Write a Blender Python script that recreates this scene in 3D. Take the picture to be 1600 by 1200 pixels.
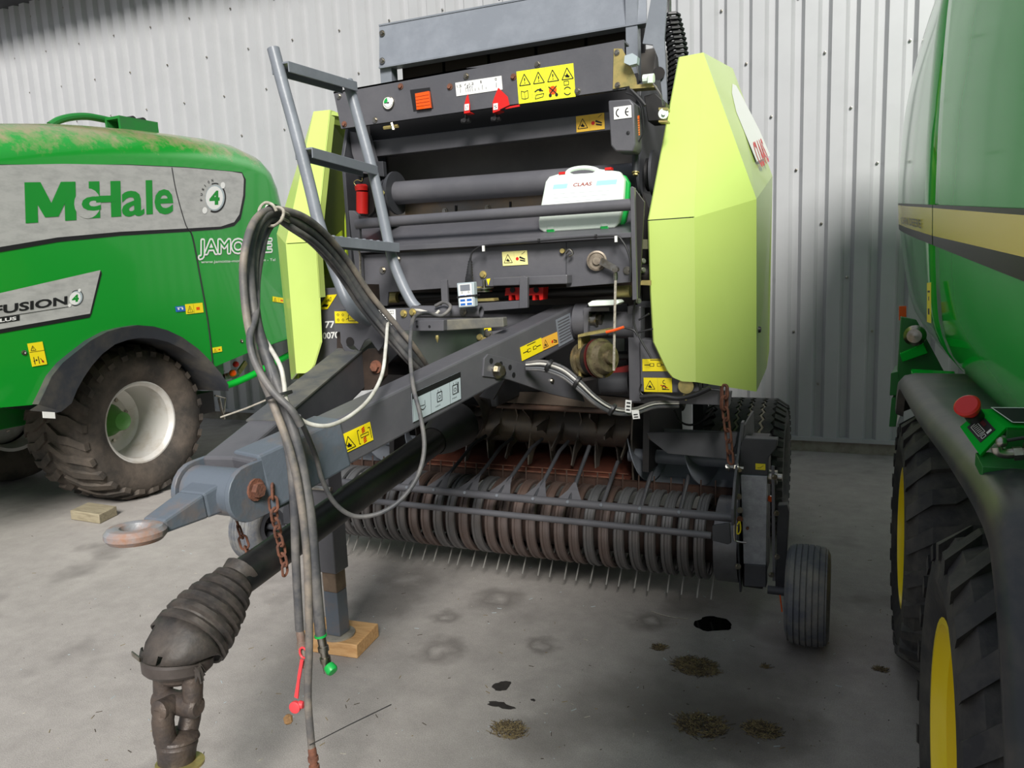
import bpy, math, random
from mathutils import Vector, Matrix
random.seed(7)
for o in list(bpy.data.objects): bpy.data.objects.remove(o)
scene = bpy.context.scene
COL = scene.collection
V = Vector
# ------------------------------------------------------------------ camera
YAW, PIT, ROL, FPX, HC = math.radians(24), math.radians(8.58), math.radians(-2.35), 1176.0, 1.6
fw = V((-math.sin(YAW)*math.cos(PIT), math.cos(YAW)*math.cos(PIT), -math.sin(PIT)))
rt0 = V((math.cos(YAW), math.sin(YAW), 0)); up0 = rt0.cross(fw)
rt = math.cos(ROL)*rt0 + math.sin(ROL)*up0
up = -math.sin(ROL)*rt0 + math.cos(ROL)*up0
cam = bpy.data.objects.new('camera', bpy.data.cameras.new('camera')); COL.objects.link(cam)
M = Matrix((rt, up, -fw)).transposed().to_4x4(); M.translation = V((0, 0, HC)); cam.matrix_world = M
cam.data.sensor_width = 36; cam.data.lens = FPX/1600*36; cam.data.clip_start = .02
scene.camera = cam
# ------------------------------------------------------------------ sky, light, exposure
w = bpy.data.worlds.new('overcast_sky'); scene.world = w; w.use_nodes = True
nt = w.node_tree; bg = nt.nodes['Background']
tc = nt.nodes.new('ShaderNodeTexCoord'); sp = nt.nodes.new('ShaderNodeSeparateXYZ'); rp = nt.nodes.new('ShaderNodeValToRGB')
nt.links.new(tc.outputs['Generated'], sp.inputs[0]); nt.links.new(sp.outputs['Z'], rp.inputs[0]); nt.links.new(rp.outputs[0], bg.inputs[0])
rp.color_ramp.elements[0].color = (.60, .62, .66, 1); rp.color_ramp.elements[1].color = (.80, .86, 1, 1)
bg.inputs[1].default_value = .46
sl = bpy.data.lights.new('sun', 'SUN'); sl.energy = 4.9; sl.angle = math.radians(20); sl.color = (1, .97, .92)
sun = bpy.data.objects.new('sun', sl); COL.objects.link(sun)
sun.rotation_euler = V((-.50, 1, -.80)).to_track_quat('-Z', 'Y').to_euler()
vs = scene.view_settings; scene.display_settings.display_device = 'sRGB'
vs.view_transform = 'Standard'; vs.look = 'None'; vs.gamma = 1; vs.exposure = .15; vs.use_curve_mapping = False

# ------------------------------------------------------------------ measuring helpers: a sight line met with a real plane
CAM = V((0, 0, HC))
def ray(x, y): return (x-800)/FPX*rt - (y-600)/FPX*up + fw
def aY(x, y, Y): d = ray(x, y); return CAM + d*(Y/d.y)
def aX(x, y, X): d = ray(x, y); return CAM + d*(X/d.x)
def aZ(x, y, Z): d = ray(x, y); return CAM + d*((Z-HC)/d.z)
def on(P, n):
    def f(x, y):
        d = ray(x, y); return CAM + d*((P-CAM).dot(n)/d.dot(n))
    return f

# ------------------------------------------------------------------ materials
def lin(h):
    h = h.lstrip('#'); c = [int(h[i:i+2], 16)/255 for i in (0, 2, 4)]
    return tuple(((v+.055)/1.055)**2.4 if v > .04045 else v/12.92 for v in c)+(1,)
MATS = {}
def mat(name, c, rough=.5, metal=0, c2=None, sc=6, amt=.5, bump=0, bsc=60, coat=0, emit=0, stretch=None, trans=0):
    m = bpy.data.materials.new(name); m.use_nodes = True; n = m.node_tree.nodes; l = m.node_tree.links; b = n['Principled BSDF']
    if isinstance(c, str): c = lin(c)
    b.inputs['Base Color'].default_value = c; b.inputs['Roughness'].default_value = rough; b.inputs['Metallic'].default_value = metal
    if coat: b.inputs['Coat Weight'].default_value = coat; b.inputs['Coat Roughness'].default_value = .06
    if trans: b.inputs['Transmission Weight'].default_value = trans
    if emit: b.inputs['Emission Color'].default_value = c; b.inputs['Emission Strength'].default_value = emit
    t = n.new('ShaderNodeTexCoord'); src = t.outputs['Object']
    if stretch:
        mp = n.new('ShaderNodeMapping'); mp.inputs['Scale'].default_value = stretch; l.new(src, mp.inputs[0]); src = mp.outputs[0]
    if c2:
        if isinstance(c2, str): c2 = lin(c2)
        nz = n.new('ShaderNodeTexNoise'); nz.inputs['Scale'].default_value = sc; nz.inputs['Detail'].default_value = 8; nz.inputs['Roughness'].default_value = .65
        l.new(src, nz.inputs['Vector'])
        r = n.new('ShaderNodeValToRGB'); r.color_ramp.elements[0].position = .5+.25*(1-2*amt)-.12; r.color_ramp.elements[1].position = .5+.25*(1-2*amt)+.16
        l.new(nz.outputs['Fac'], r.inputs[0]); r.color_ramp.elements[0].color = c; r.color_ramp.elements[1].color = c2
        l.new(r.outputs[0], b.inputs['Base Color'])
    if bump:
        nb = n.new('ShaderNodeTexNoise'); nb.inputs['Scale'].default_value = bsc; nb.inputs['Detail'].default_value = 4; l.new(src, nb.inputs['Vector'])
        bp = n.new('ShaderNodeBump'); bp.inputs['Strength'].default_value = bump; bp.inputs['Distance'].default_value = .01
        l.new(nb.outputs['Fac'], bp.inputs['Height']); l.new(bp.outputs[0], b.inputs['Normal'])
    MATS[name] = m; return m
grey = mat('grey_machine_paint', '#525257', .42, c2='#605f63', sc=3, amt=.4, bump=.05)
grey_d = mat('dark_grey_paint', '#35363a', .5, c2='#44454a', sc=4, amt=.4)
grey_l = mat('light_grey_paint', '#777c84', .4, c2='#868b93', sc=5, amt=.35, bump=.05)
grey_dirty = mat('dusty_grey_paint', '#4d4f52', .6, c2='#7b7769', sc=5, amt=.45, bump=.1)
hitch_m = mat('worn_grey_paint', '#5c646e', .45, c2='#77675e', sc=9, amt=.25, bump=.15, bsc=40)
ring_m = mat('rust_worn_grey', '#85868a', .45, c2='#94705c', sc=16, amt=.5, bump=.2)
blk = mat('black_plastic', '#1c1c1e', .45, c2='#2a2a2b', sc=5)
blkm = mat('black_metal', '#161617', .5, c2='#241f1d', sc=6)
rub = mat('tyre_rubber', '#333335', .75, c2='#57544e', sc=7, amt=.4, bump=.2)
rub_dusty = mat('dusty_tyre_rubber', '#35312d', .85, c2='#5d534a', sc=4, amt=.5, bump=.25, bsc=40)
rub_grey = mat('worn_grey_rubber', '#5a5d64', .8, c2='#85827a', sc=8, amt=.4, bump=.25, bsc=50)
groove_m = mat('tyre_dust', '#a59d8c', .95)
rubm = mat('boot_rubber', '#2e2b2a', .6, c2='#4a433e', sc=14, amt=.5, bump=.3, bsc=30)
tube_m = mat('black_shaft_plastic', '#161718', .42, c2='#2c2a29', sc=4, amt=.45, bump=.1, bsc=20, stretch=(1, 1, 1))
hose_m = mat('hose_rubber', '#46474b', .55, c2='#77736f', sc=9, amt=.42)
hose_dust = mat('dusty_hose_rubber', '#5a5858', .6, c2='#8f8478', sc=11, amt=.45)
white_c = mat('white_cable', '#d8d6cf', .5, c2='#aaa69c', sc=12)
rope_m = mat('rope', '#8f887b', .9, c2='#b9b4a8', sc=60)
steel = mat('steel', '#b4b2ac', .3, 1, c2='#88806f', sc=20)
zinc = mat('zinc_plate', '#8d9096', .38, .55, c2='#a2a6ac', sc=28, amt=.5)
brass = mat('yellow_zinc', '#b6a468', .4, .5, c2='#8d8a5a', sc=22, amt=.4)
tine_m = mat('tine_steel', '#a3a19b', .4, .5)
band_m = mat('stripper_band', '#6a6b6d', .42, .3, c2='#5c5450', sc=2.2, amt=.36, bump=.05)
rust = mat('rust', '#80523f', .85, c2='#5a3c31', sc=26, bump=.3, bsc=90)
rustplate = mat('rusty_floor_plate', '#683626', .75, c2='#4a251a', sc=5, amt=.5, bump=.15)
rotor_m = mat('rotor_steel', '#6a6560', .4, .35, c2='#8a7c68', sc=5, amt=.4)
lime = mat('lime_paint', '#c0d674', .34, coat=.25, c2='#bcd26f', sc=2)
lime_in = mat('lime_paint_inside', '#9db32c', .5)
grn = mat('green_panel_paint', '#128f2a', .25, coat=.5, c2='#14932c', sc=1.5)
grn2 = mat('glossy_green_paint', '#16b238', .07); grn2.node_tree.nodes['Principled BSDF'].inputs['IOR'].default_value = 1.08
grn3 = mat('glossy_green_tailgate', '#14a436', .06); grn3.node_tree.nodes['Principled BSDF'].inputs['IOR'].default_value = 1.35
grn_f = mat('green_frame_paint', '#17762a', .4, c2='#2b6a35', sc=9)
def dusty_green():
    m = grn.copy(); m.name = 'dusty_green_panel'; n = m.node_tree.nodes; l = m.node_tree.links; b = n['Principled BSDF']
    tcn = n.new('ShaderNodeTexCoord'); nz = n.new('ShaderNodeTexNoise'); nz.inputs['Scale'].default_value = 7; nz.inputs['Detail'].default_value = 12; nz.inputs['Roughness'].default_value = .75
    geo = n.new('ShaderNodeNewGeometry'); s = n.new('ShaderNodeSeparateXYZ'); l.new(geo.outputs['Normal'], s.inputs[0])
    l.new(tcn.outputs['Object'], nz.inputs['Vector'])
    mm = n.new('ShaderNodeMath'); mm.operation = 'MULTIPLY_ADD'; l.new(s.outputs['Z'], mm.inputs[0]); mm.inputs[1].default_value = .42; l.new(nz.outputs['Fac'], mm.inputs[2])
    r = n.new('ShaderNodeValToRGB'); r.color_ramp.elements[0].position = .70; r.color_ramp.elements[1].position = .92; r.color_ramp.elements[0].color = lin('#128f2a'); r.color_ramp.elements[1].color = lin('#8d8b62')
    l.new(mm.outputs[0], r.inputs[0]); l.new(r.outputs[0], b.inputs['Base Color']); return m
grn_dust = dusty_green()
silver = mat('silver_decal', '#b1b1ae', .45, c2='#9c9c9a', sc=9, amt=.4, stretch=(1, 1, 2.5))
yel = mat('yellow_rim', '#fbe01c', .35, coat=.2)
yel_s = mat('yellow_sticker', '#f2dc1a', .5)
yel_s2 = mat('pale_yellow_sticker', '#efe79a', .5)
wht = mat('white_sticker', '#e6e6e3', .5)
blue = mat('blue_print', '#2464b8', .5)
ink = mat('black_print', '#17171a', .5)
redm = mat('red_paint', '#d0201c', .4)
orange = mat('orange_lens', '#e8560a', .25, coat=.6)
greenp = mat('green_plastic', '#14a045', .4)
caseg = mat('pale_green_plastic', '#dfece0', .35, c2='#ecf3ea', sc=5)
greyst = mat('grey_sticker', '#a9b5ba', .5)
rim_m = mat('silver_rim_paint', '#d3d0cb', .35, .15, c2='#b5aa9b', sc=5, amt=.3)
wood_n = mat('new_wood', '#d3a876', .7, c2='#b98a56', sc=5, amt=.45, stretch=(2, 14, 14), bump=.1)
wood_o = mat('old_wood', '#9a9078', .85, c2='#7b715c', sc=5, amt=.45, stretch=(2, 14, 14), bump=.2)
oil = mat('wet_oil', '#0b0b0b', .12)
damp = mat('old_oil_stain', '#2d2a28', .55, c2='#3b3735', sc=30)
straw_m = mat('straw', '#8a7a55', .9, c2='#5c4f38', sc=40)
wallm = mat('wall_sheet_metal', '#b8b9bb', .42, .25, c2='#b3b4b6', sc=3, amt=.4)
conc = mat('concrete_plinth', '#a39c90', .9, c2='#857e73', sc=8, bump=.2)
cloth = mat('foam_seal', '#2a2119', .9)
liner = mat('brown_scraper', '#6f6256', .6, c2='#5a4e44', sc=5)

# ------------------------------------------------------------------ mesh builder
class MB:
    def __init__(s): s.v = []; s.f = []; s.m = []; s.mats = []
    def mi(s, m):
        if m not in s.mats: s.mats.append(m)
        return s.mats.index(m)
    def add(s, vs, fs, m):
        b = len(s.v); k = s.mi(m); s.v += [tuple(v) for v in vs]
        for f in fs: s.f.append([b+i for i in f]); s.m.append(k)
        return s
    def hexa(s, a, m):      # 8 corners: bottom ring 0-3, top ring 4-7
        return s.add(a, [(0, 3, 2, 1), (4, 5, 6, 7), (0, 1, 5, 4), (1, 2, 6, 5), (2, 3, 7, 6), (3, 0, 4, 7)], m)
    def box(s, x0, x1, y0, y1, z0, z1, m):
        return s.hexa([(x0, y0, z0), (x1, y0, z0), (x1, y1, z0), (x0, y1, z0), (x0, y0, z1), (x1, y0, z1), (x1, y1, z1), (x0, y1, z1)], m)
    def beam(s, p, q, wd, ht, m, upv=V((0, 0, 1)), wd2=None, ht2=None):
        p = V(p); q = V(q); d = (q-p).normalized(); sd = d.cross(upv).normalized(); u = sd.cross(d).normalized()
        a = []
        for P, W, H in ((p, wd, ht), (q, wd2 or wd, ht2 or ht)):
            a += [P-sd*W/2-u*H/2, P+sd*W/2-u*H/2, P+sd*W/2+u*H/2, P-sd*W/2+u*H/2]
        return s.hexa(a, m)
    def prism(s, poly, off, m):     # poly: list of 3D points (planar); off: extrusion vector
        n = len(poly); off = V(off); a = [V(p) for p in poly]; b = [p+off for p in a]
        return s.add(a+b, [list(range(n)), list(range(2*n-1, n-1, -1))]+[(i, n+i, n+(i+1) % n, (i+1) % n) for i in range(n)], m)
    def lathe(s, c, ax, prof, m, n=24, caps=True, ref=None, a0=0, a1=2*math.pi, jit=0):
        c = V(c); ax = V(ax).normalized(); r0 = V(ref) if ref else (V((0, 0, 1)) if abs(ax.z) < .9 else V((1, 0, 0)))
        u = ax.cross(r0).normalized(); w_ = ax.cross(u); full = abs(a1-a0-2*math.pi) < 1e-6; k = n if full else n+1
        vs = []
        for (a, r) in prof:
            for i in range(k):
                t = a0+(a1-a0)*i/n; rr = r*(1+jit*random.uniform(-1, 1)); vs.append(c+ax*a+(u*math.cos(t)+w_*math.sin(t))*rr)
        fs = []
        for j in range(len(prof)-1):
            for i in range(n):
                i2 = (i+1) % k; fs.append((j*k+i, j*k+i2, (j+1)*k+i2, (j+1)*k+i))
        if caps and full:
            if prof[0][1] > 1e-5: fs.append(list(range(k-1, -1, -1)))
            if prof[-1][1] > 1e-5: fs.append([(len(prof)-1)*k+i for i in range(k)])
        return s.add(vs, fs, m)
    def cyl(s, p, q, r, m, n=16, r2=None):
        p = V(p); q = V(q); return s.lathe(p, q-p, [(0, r), ((q-p).length, r if r2 is None else r2)], m, n)
    def bolt(s, p, nrm, r, m, h=None, washer=True):
        nrm = V(nrm).normalized(); h = h or r*.9
        if washer: s.lathe(p, nrm, [(-.001, r*1.5), (r*.25, r*1.5)], m, 12)
        return s.lathe(V(p)+nrm*(r*.2), nrm, [(0, r), (h, r)], m, 6)
    def tube(s, pts, r, m, n=10, caps=True, rad=None):
        pts = [V(p) for p in pts]; k = len(pts); vs = []; fs = []
        t0 = (pts[1]-pts[0]).normalized(); u = t0.orthogonal().normalized()
        for i, p in enumerate(pts):
            t = (pts[min(i+1, k-1)]-pts[max(i-1, 0)]).normalized()
            u = (u-t*u.dot(t)).normalized(); w_ = t.cross(u); R = rad(i/(k-1)) if rad else r
            for j in range(n):
                a = 2*math.pi*j/n; vs.append(p+(u*math.cos(a)+w_*math.sin(a))*R)
        for i in range(k-1):
            for j in range(n): fs.append((i*n+j, i*n+(j+1) % n, (i+1)*n+(j+1) % n, (i+1)*n+j))
        if caps: fs += [list(range(n-1, -1, -1)), [(k-1)*n+j for j in range(n)]]
        return s.add(vs, fs, m)
    def build(s, name, parent=None, smooth=True, bevel=0, label=None, ang=35):
        me = bpy.data.meshes.new(name); me.from_pydata(s.v, [], s.f)
        for m in s.mats: me.materials.append(m)
        me.polygons.foreach_set('material_index', s.m)
        if smooth:
            me.polygons.foreach_set('use_smooth', [True]*len(me.polygons)); me.set_sharp_from_angle(angle=math.radians(ang))
        me.update(); o = bpy.data.objects.new(name, me); COL.objects.link(o)
        if parent is not None: setp(o, parent)
        if bevel:
            b = o.modifiers.new('bevel', 'BEVEL'); b.width = bevel; b.segments = 2; b.limit_method = 'ANGLE'; b.angle_limit = math.radians(40)
        if label: o['label'] = label
        return o
WL = {}
def setp(o, p):
    o.parent = p; o.matrix_parent_inverse = Matrix.Translation(-WL.get(p.name, V((0, 0, 0))))
def thing(name, label, cat, loc, group=None):
    o = bpy.data.objects.new(name, None); COL.objects.link(o); o.location = loc; o.empty_display_size = .1; WL[o.name] = V(loc)
    o['label'] = label; o['category'] = cat
    if group: o['group'] = group
    return o
def tag(o, label, cat, group=None, kind=None):
    if label: o['label'] = label
    if cat: o['category'] = cat
    if group: o['group'] = group
    if kind: o['kind'] = kind
    return o
def spline(pts, n=8):
    P = [V(p) for p in pts]; P = [P[0]*2-P[1]]+P+[P[-1]*2-P[-2]]; out = []
    for i in range(1, len(P)-2):
        for j in range(n):
            t = j/n; a, b, c, d = P[i-1:i+3]
            out.append(.5*((2*b)+(c-a)*t+(2*a-5*b+4*c-d)*t*t+(3*b-a-3*c+d)*t**3))
    out.append(P[-2]); return out
_tc = {}
def text_geo(txt, bold=0, shear=0):
    key = (txt, bold, shear)
    if key in _tc: return _tc[key]
    cu = bpy.data.curves.new('t', 'FONT'); cu.body = txt; cu.offset = bold; cu.shear = shear; cu.resolution_u = 3
    ob = bpy.data.objects.new('t', cu); COL.objects.link(ob); dg = bpy.context.evaluated_depsgraph_get(); dg.update()
    me = bpy.data.meshes.new_from_object(ob.evaluated_get(dg))
    vs = [v.co.copy() for v in me.vertices]; fs = [tuple(p.vertices) for p in me.polygons]
    bpy.data.objects.remove(ob); bpy.data.curves.remove(cu); bpy.data.meshes.remove(me)
    if vs:
        x0 = min(v.x for v in vs); x1 = max(v.x for v in vs); y0 = min(v.y for v in vs); y1 = max(v.y for v in vs)
        vs = [((v.x-x0)/(x1-x0), (v.y-y0)/(y1-y0)) for v in vs]
    _tc[key] = (vs, fs); return _tc[key]
class Frame:
    """flat print on a surface: origin bottom left, u to the right, v up, coordinates 0..1"""
    def __init__(s, mb, bl, br, tl, lift=.0015):
        s.mb = mb; s.o = V(bl); s.u = V(br)-V(bl); s.v = V(tl)-V(bl); s.n = s.u.cross(s.v).normalized(); s.k = 0; s.lift = lift; s.asp = s.u.length/s.v.length
    def p(s, x, y, k=None): return s.o+s.u*x+s.v*y+s.n*(s.lift*(1+.4*(s.k if k is None else k)))
    def plate(s, m, cut=0): 
        q = [(0, 0), (1, 0), (1, 1), (0, 1)]
        s.mb.prism([s.o+s.u*x+s.v*y for x, y in q], s.n*s.lift, m); return s
    def poly(s, pts, m, k=1): s.mb.add([s.p(x, y, k) for x, y in pts], [list(range(len(pts)))], m); return s
    def rect(s, x, y, w, h, m, k=1): return s.poly([(x, y), (x+w, y), (x+w, y+h), (x, y+h)], m, k)
    def line(s, x0, y0, x1, y1, t, m, k=2):
        a = s.asp; dx, dy = (x1-x0)*a, y1-y0; L = math.hypot(dx, dy); nx, ny = -dy/L*t/2/a, dx/L*t/2
        return s.poly([(x0-nx, y0-ny), (x1-nx, y1-ny), (x1+nx, y1+ny), (x0+nx, y0+ny)], m, k)
    def pline(s, pts, t, m, k=2, close=False):
        q = pts+[pts[0]] if close else pts
        for a, b in zip(q, q[1:]): s.line(*a, *b, t, m, k)
        return s
    def circ(s, x, y, r, m, k=1, n=20, r0=0, a0=0, a1=6.2832):
        if r0:
            vs = []; fs = []
            for i in range(n+1):
                t = a0+(a1-a0)*i/n
                for rr in (r0, r): vs.append(s.p(x+rr*math.cos(t)/s.asp, y+rr*math.sin(t), k))
            fs = [(2*i, 2*i+1, 2*i+3, 2*i+2) for i in range(n)]; s.mb.add(vs, fs, m)
        else: s.poly([(x+r*math.cos(2*math.pi*i/n)/s.asp, y+r*math.sin(2*math.pi*i/n)) for i in range(n)], m, k)
        return s
    def text(s, t, x, y, w, h, m, k=2, bold=0, shear=0):
        vs, fs = text_geo(t, bold, shear)
        if vs: s.mb.add([s.p(x+a*w, y+b*h, k) for a, b in vs], fs, m)
        return s
    def warn(s, x, y, h, m=None, mark='!'):      # warning triangle
        m = m or ink; w_ = h*1.1/s.asp
        s.pline([(x, y), (x+w_, y), (x+w_/2, y+h)], .05*h+.01, m, 2, True)
        if mark == '!': s.text('!', x+w_*.44, y+.15*h, w_*.12, h*.5, m)
        else:
            s.poly([(x+w_*.3, y+.2*h), (x+w_*.68, y+.12*h), (x+w_*.6, y+.32*h), (x+w_*.47, y+.55*h)], m, 2)
            s.line(x+w_*.25, y+.35*h, x+w_*.7, y+.25*h, .07*h, m)
        return s

# ================================================================== SETTING
# ground
def floor_mat():
    m = bpy.data.materials.new('asphalt'); m.use_nodes = True; n = m.node_tree.nodes; l = m.node_tree.links; b = n['Principled BSDF']
    t = n.new('ShaderNodeTexCoord')
    def noise(sc, det, r=.6):
        z = n.new('ShaderNodeTexNoise'); z.inputs['Scale'].default_value = sc; z.inputs['Detail'].default_value = det; z.inputs['Roughness'].default_value = r; l.new(t.outputs['Object'], z.inputs['Vector']); return z.outputs['Fac']
    def ramp(f, p0, c0, p1, c1):
        r = n.new('ShaderNodeValToRGB'); e = r.color_ramp.elements; e[0].position = p0; e[1].position = p1; e[0].color = lin(c0); e[1].color = lin(c1); l.new(f, r.inputs[0]); return r.outputs[0]
    def mix(a, b_, f, mode='MIX'):
        x = n.new('ShaderNodeMix'); x.data_type = 'RGBA'; x.blend_type = mode
        l.new(a, x.inputs['A']); l.new(b_, x.inputs['B'])
        if isinstance(f, float): x.inputs['Factor'].default_value = f
        else: l.new(f, x.inputs['Factor'])
        return x.outputs['Result']
    c = ramp(noise(.55, 6), .35, '#8d8784', .68, '#a8a29d')
    c = mix(c, ramp(noise(7, 8, .75), .35, '#6d6966', .7, '#bab5af'), .3)
    c = mix(c, ramp(noise(230, 2), .36, '#4a4744', .66, '#d0cbc4'), .16)
    st = n.new('ShaderNodeTexNoise'); st.inputs['Scale'].default_value = 2.1; st.inputs['Detail'].default_value = 3; l.new(t.outputs['Object'], st.inputs['Vector'])
    f = ramp(st.outputs['Fac'], .60, '#000000', .70, '#ffffff'); dk = n.new('ShaderNodeRGB'); dk.outputs[0].default_value = lin('#686360')
    mf = n.new('ShaderNodeMath'); mf.operation = 'MULTIPLY'; l.new(f, mf.inputs[0]); mf.inputs[1].default_value = .55
    c = mix(c, dk.outputs[0], mf.outputs[0]); l.new(c, b.inputs['Base Color']); b.inputs['Roughness'].default_value = .82
    sep = n.new('ShaderNodeVectorMath'); sep.operation = 'MULTIPLY_ADD'; nzv = n.new('ShaderNodeTexNoise'); nzv.inputs['Scale'].default_value = 9; nzv.inputs['Detail'].default_value = 4; l.new(t.outputs['Object'], nzv.inputs['Vector'])
    l.new(nzv.outputs['Color'], sep.inputs[0]); sep.inputs[1].default_value = (.16, .16, 0); l.new(t.outputs['Object'], sep.inputs[2])
    for (px_, py_, r_, st_, ring) in ((780, 935, .13, .55, 1), (640, 905, .16, .4, 1), (695, 965, .08, .5, 1), (690, 1015, .11, .5, 1), (1018, 968, .10, .6, 1), (850, 1008, .07, .5, 1), (600, 945, .18, .45, 0), (1110, 1085, .34, .5, 0), (950, 1105, .20, .4, 0), (1195, 1140, .20, .6, 0), (1095, 1130, .22, .5, 0), (845, 1150, .14, .35, 0), (1225, 1040, .22, .35, 0), (900, 870, .30, .35, 0), (1075, 945, .12, .5, 0)):
        P_ = aZ(px_, py_, 0); dd = n.new('ShaderNodeVectorMath'); dd.operation = 'DISTANCE'; l.new(sep.outputs[0], dd.inputs[0]); dd.inputs[1].default_value = (P_.x+.08, P_.y+.08, 0)
        mr = n.new('ShaderNodeValToRGB'); e = mr.color_ramp.elements; sc_ = n.new('ShaderNodeMath'); sc_.operation = 'DIVIDE'; l.new(dd.outputs['Value'], sc_.inputs[0]); sc_.inputs[1].default_value = r_*1.25
        e[0].position = .45; e[0].color = (st_, st_, st_, 1); e[1].position = 1; e[1].color = (0, 0, 0, 1)
        if ring: q_ = mr.color_ramp.elements.new(.1); q_.color = (0, 0, 0, 1)
        l.new(sc_.outputs[0], mr.inputs[0]); mu = n.new('ShaderNodeRGB'); mu.outputs[0].default_value = lin('#4c4642'); c = mix(c, mu.outputs[0], mr.outputs[0])
    l.new(c, b.inputs['Base Color'])
    bp = n.new('ShaderNodeBump'); bp.inputs['Strength'].default_value = .35; bp.inputs['Distance'].default_value = .004; l.new(noise(260, 3), bp.inputs['Height']); l.new(bp.outputs[0], b.inputs['Normal'])
    return m
fm = floor_mat()
f = MB().box(-16, 10, -12, 7, -.12, 0, fm).build('floor', smooth=False); tag(f, 'grey worn asphalt yard with oil spots and straw bits', 'ground', kind='structure')
# wall of trapezoidal cladding: one sheet per five ribs
wall = thing('wall_back', 'pale grey ribbed sheet metal wall behind the balers', 'wall', (0, 6.6, 0)); wall['kind'] = 'structure'
PITCH = .1955; WZ0, WZ1 = .125, 5.3; WY = 6.60
def sheet(k):
    x0 = .255+PITCH*5*k; mb = MB(); prof = []
    for i in range(5):
        a = x0+i*PITCH
        prof += [(a, WY), (a+.094, WY), (a+.124, WY+.048), (a+.166, WY+.048)]
    prof.append((x0+5*PITCH, WY))
    n_ = len(prof); vs = [(x, y, WZ0) for x, y in prof]+[(x, y, WZ1) for x, y in prof]
    mb.add(vs, [(i, i+1, n_+i+1, n_+i) for i in range(n_-1)], wallm)
    mb.add([(x0, WY+.045, WZ0), (x0+5*PITCH, WY+.045, WZ0), (x0+5*PITCH, WY+.045, WZ1), (x0, WY+.045, WZ1)], [(0, 1, 2, 3)], wallm)
    o = mb.build('cladding_sheet', wall, smooth=False)
    s = MB()
    for i in range(5):
        rib = (5*k+i) % 3
        for r in range(-1, 4):
            z = 3.17-.433*rib-1.3*(r-1)
            if WZ0+.03 < z < WZ1-.1: s.lathe((x0+i*PITCH+.145, WY+.036, z), (0, -1, 0), [(0, .011), (.003, .011), (.004, .006), (.010, .006)], steel, 8)
    so = s.build('screw', o); so.name = 'screw'; so['kind'] = 'stuff'
    return o
for k in range(-15, 3): sheet(k)
b = MB().box(-14.4, 3.3, WY-.012, WY+.05, .095, .127, wallm).build('bottom_flashing', wall, smooth=False)
tag(MB().box(-14.4, 3.3, WY+.02, WY+.2, 0, .097, conc).build('trim_1', smooth=False), 'low concrete plinth under the sheet metal wall', 'plinth', kind='structure')
tag(MB().box(-14.4, 3.3, 5.98, 6.7, 5.06, 5.2, grey_d).build('ceiling', smooth=False), 'dark projecting eave above the wall', 'eave', kind='structure')

# ================================================================== wheels
def tyre(mb, c, R, W, rr, m, lug=None, dirx=1, n=48, gm=None):
    """tyre of revolution about X, centre c, outer radius R, width W, rim radius rr"""
    w2 = W/2; s = R-rr
    prof = [(-w2*.78, rr), (-w2*.92, rr+s*.18), (-w2, rr+s*.45), (-w2*.97, rr+s*.72), (-w2*.86, rr+s*.90), (-w2*.66, R-.012), (0, R-.004), (w2*.66, R-.012), (w2*.86, rr+s*.90), (w2*.97, rr+s*.72), (w2, rr+s*.45), (w2*.92, rr+s*.18), (w2*.78, rr)]
    return mb.lathe(c, (1, 0, 0), prof, m, n, caps=False)
def polar(c, a, r, x): return V((c[0]+x, c[1]+r*math.cos(a), c[2]+r*math.sin(a)))
def lugs_chevron(mb, c, R, W, n, h, m):
    """two rows of angled bars with stepped blocks, running to the shoulders"""
    w2 = W/2
    for sgn in (-1, 1):
        for i in range(n):
            a0 = 2*math.pi*(i+(.5 if sgn > 0 else 0))/n; da = 2*math.pi/n
            segs = [(.04, 0, R), (.42, .55, R), (.70, .62, R-.006), (1.0, 1.05, R-.055)]
            for (xa, ta, ra), (xb, tb, rb) in zip(segs, segs[1:]):
                wd = .42*da; A = []
                for (x, t, r) in ((xa, ta, ra), (xb, tb, rb)):
                    A.append((sgn*x*w2, a0+t*da, r))
                (x1, t1, r1), (x2, t2, r2) = A
                mb.hexa([polar(c, t1-wd/2, r1-.02, x1), polar(c, t1+wd/2, r1-.02, x1), polar(c, t2+wd/2, r2-.02, x2), polar(c, t2-wd/2, r2-.02, x2),
                         polar(c, t1-wd/2, r1+h, x1), polar(c, t1+wd/2, r1+h, x1), polar(c, t2+wd/2, r2+h, x2), polar(c, t2-wd/2, r2+h, x2)], m)
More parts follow.
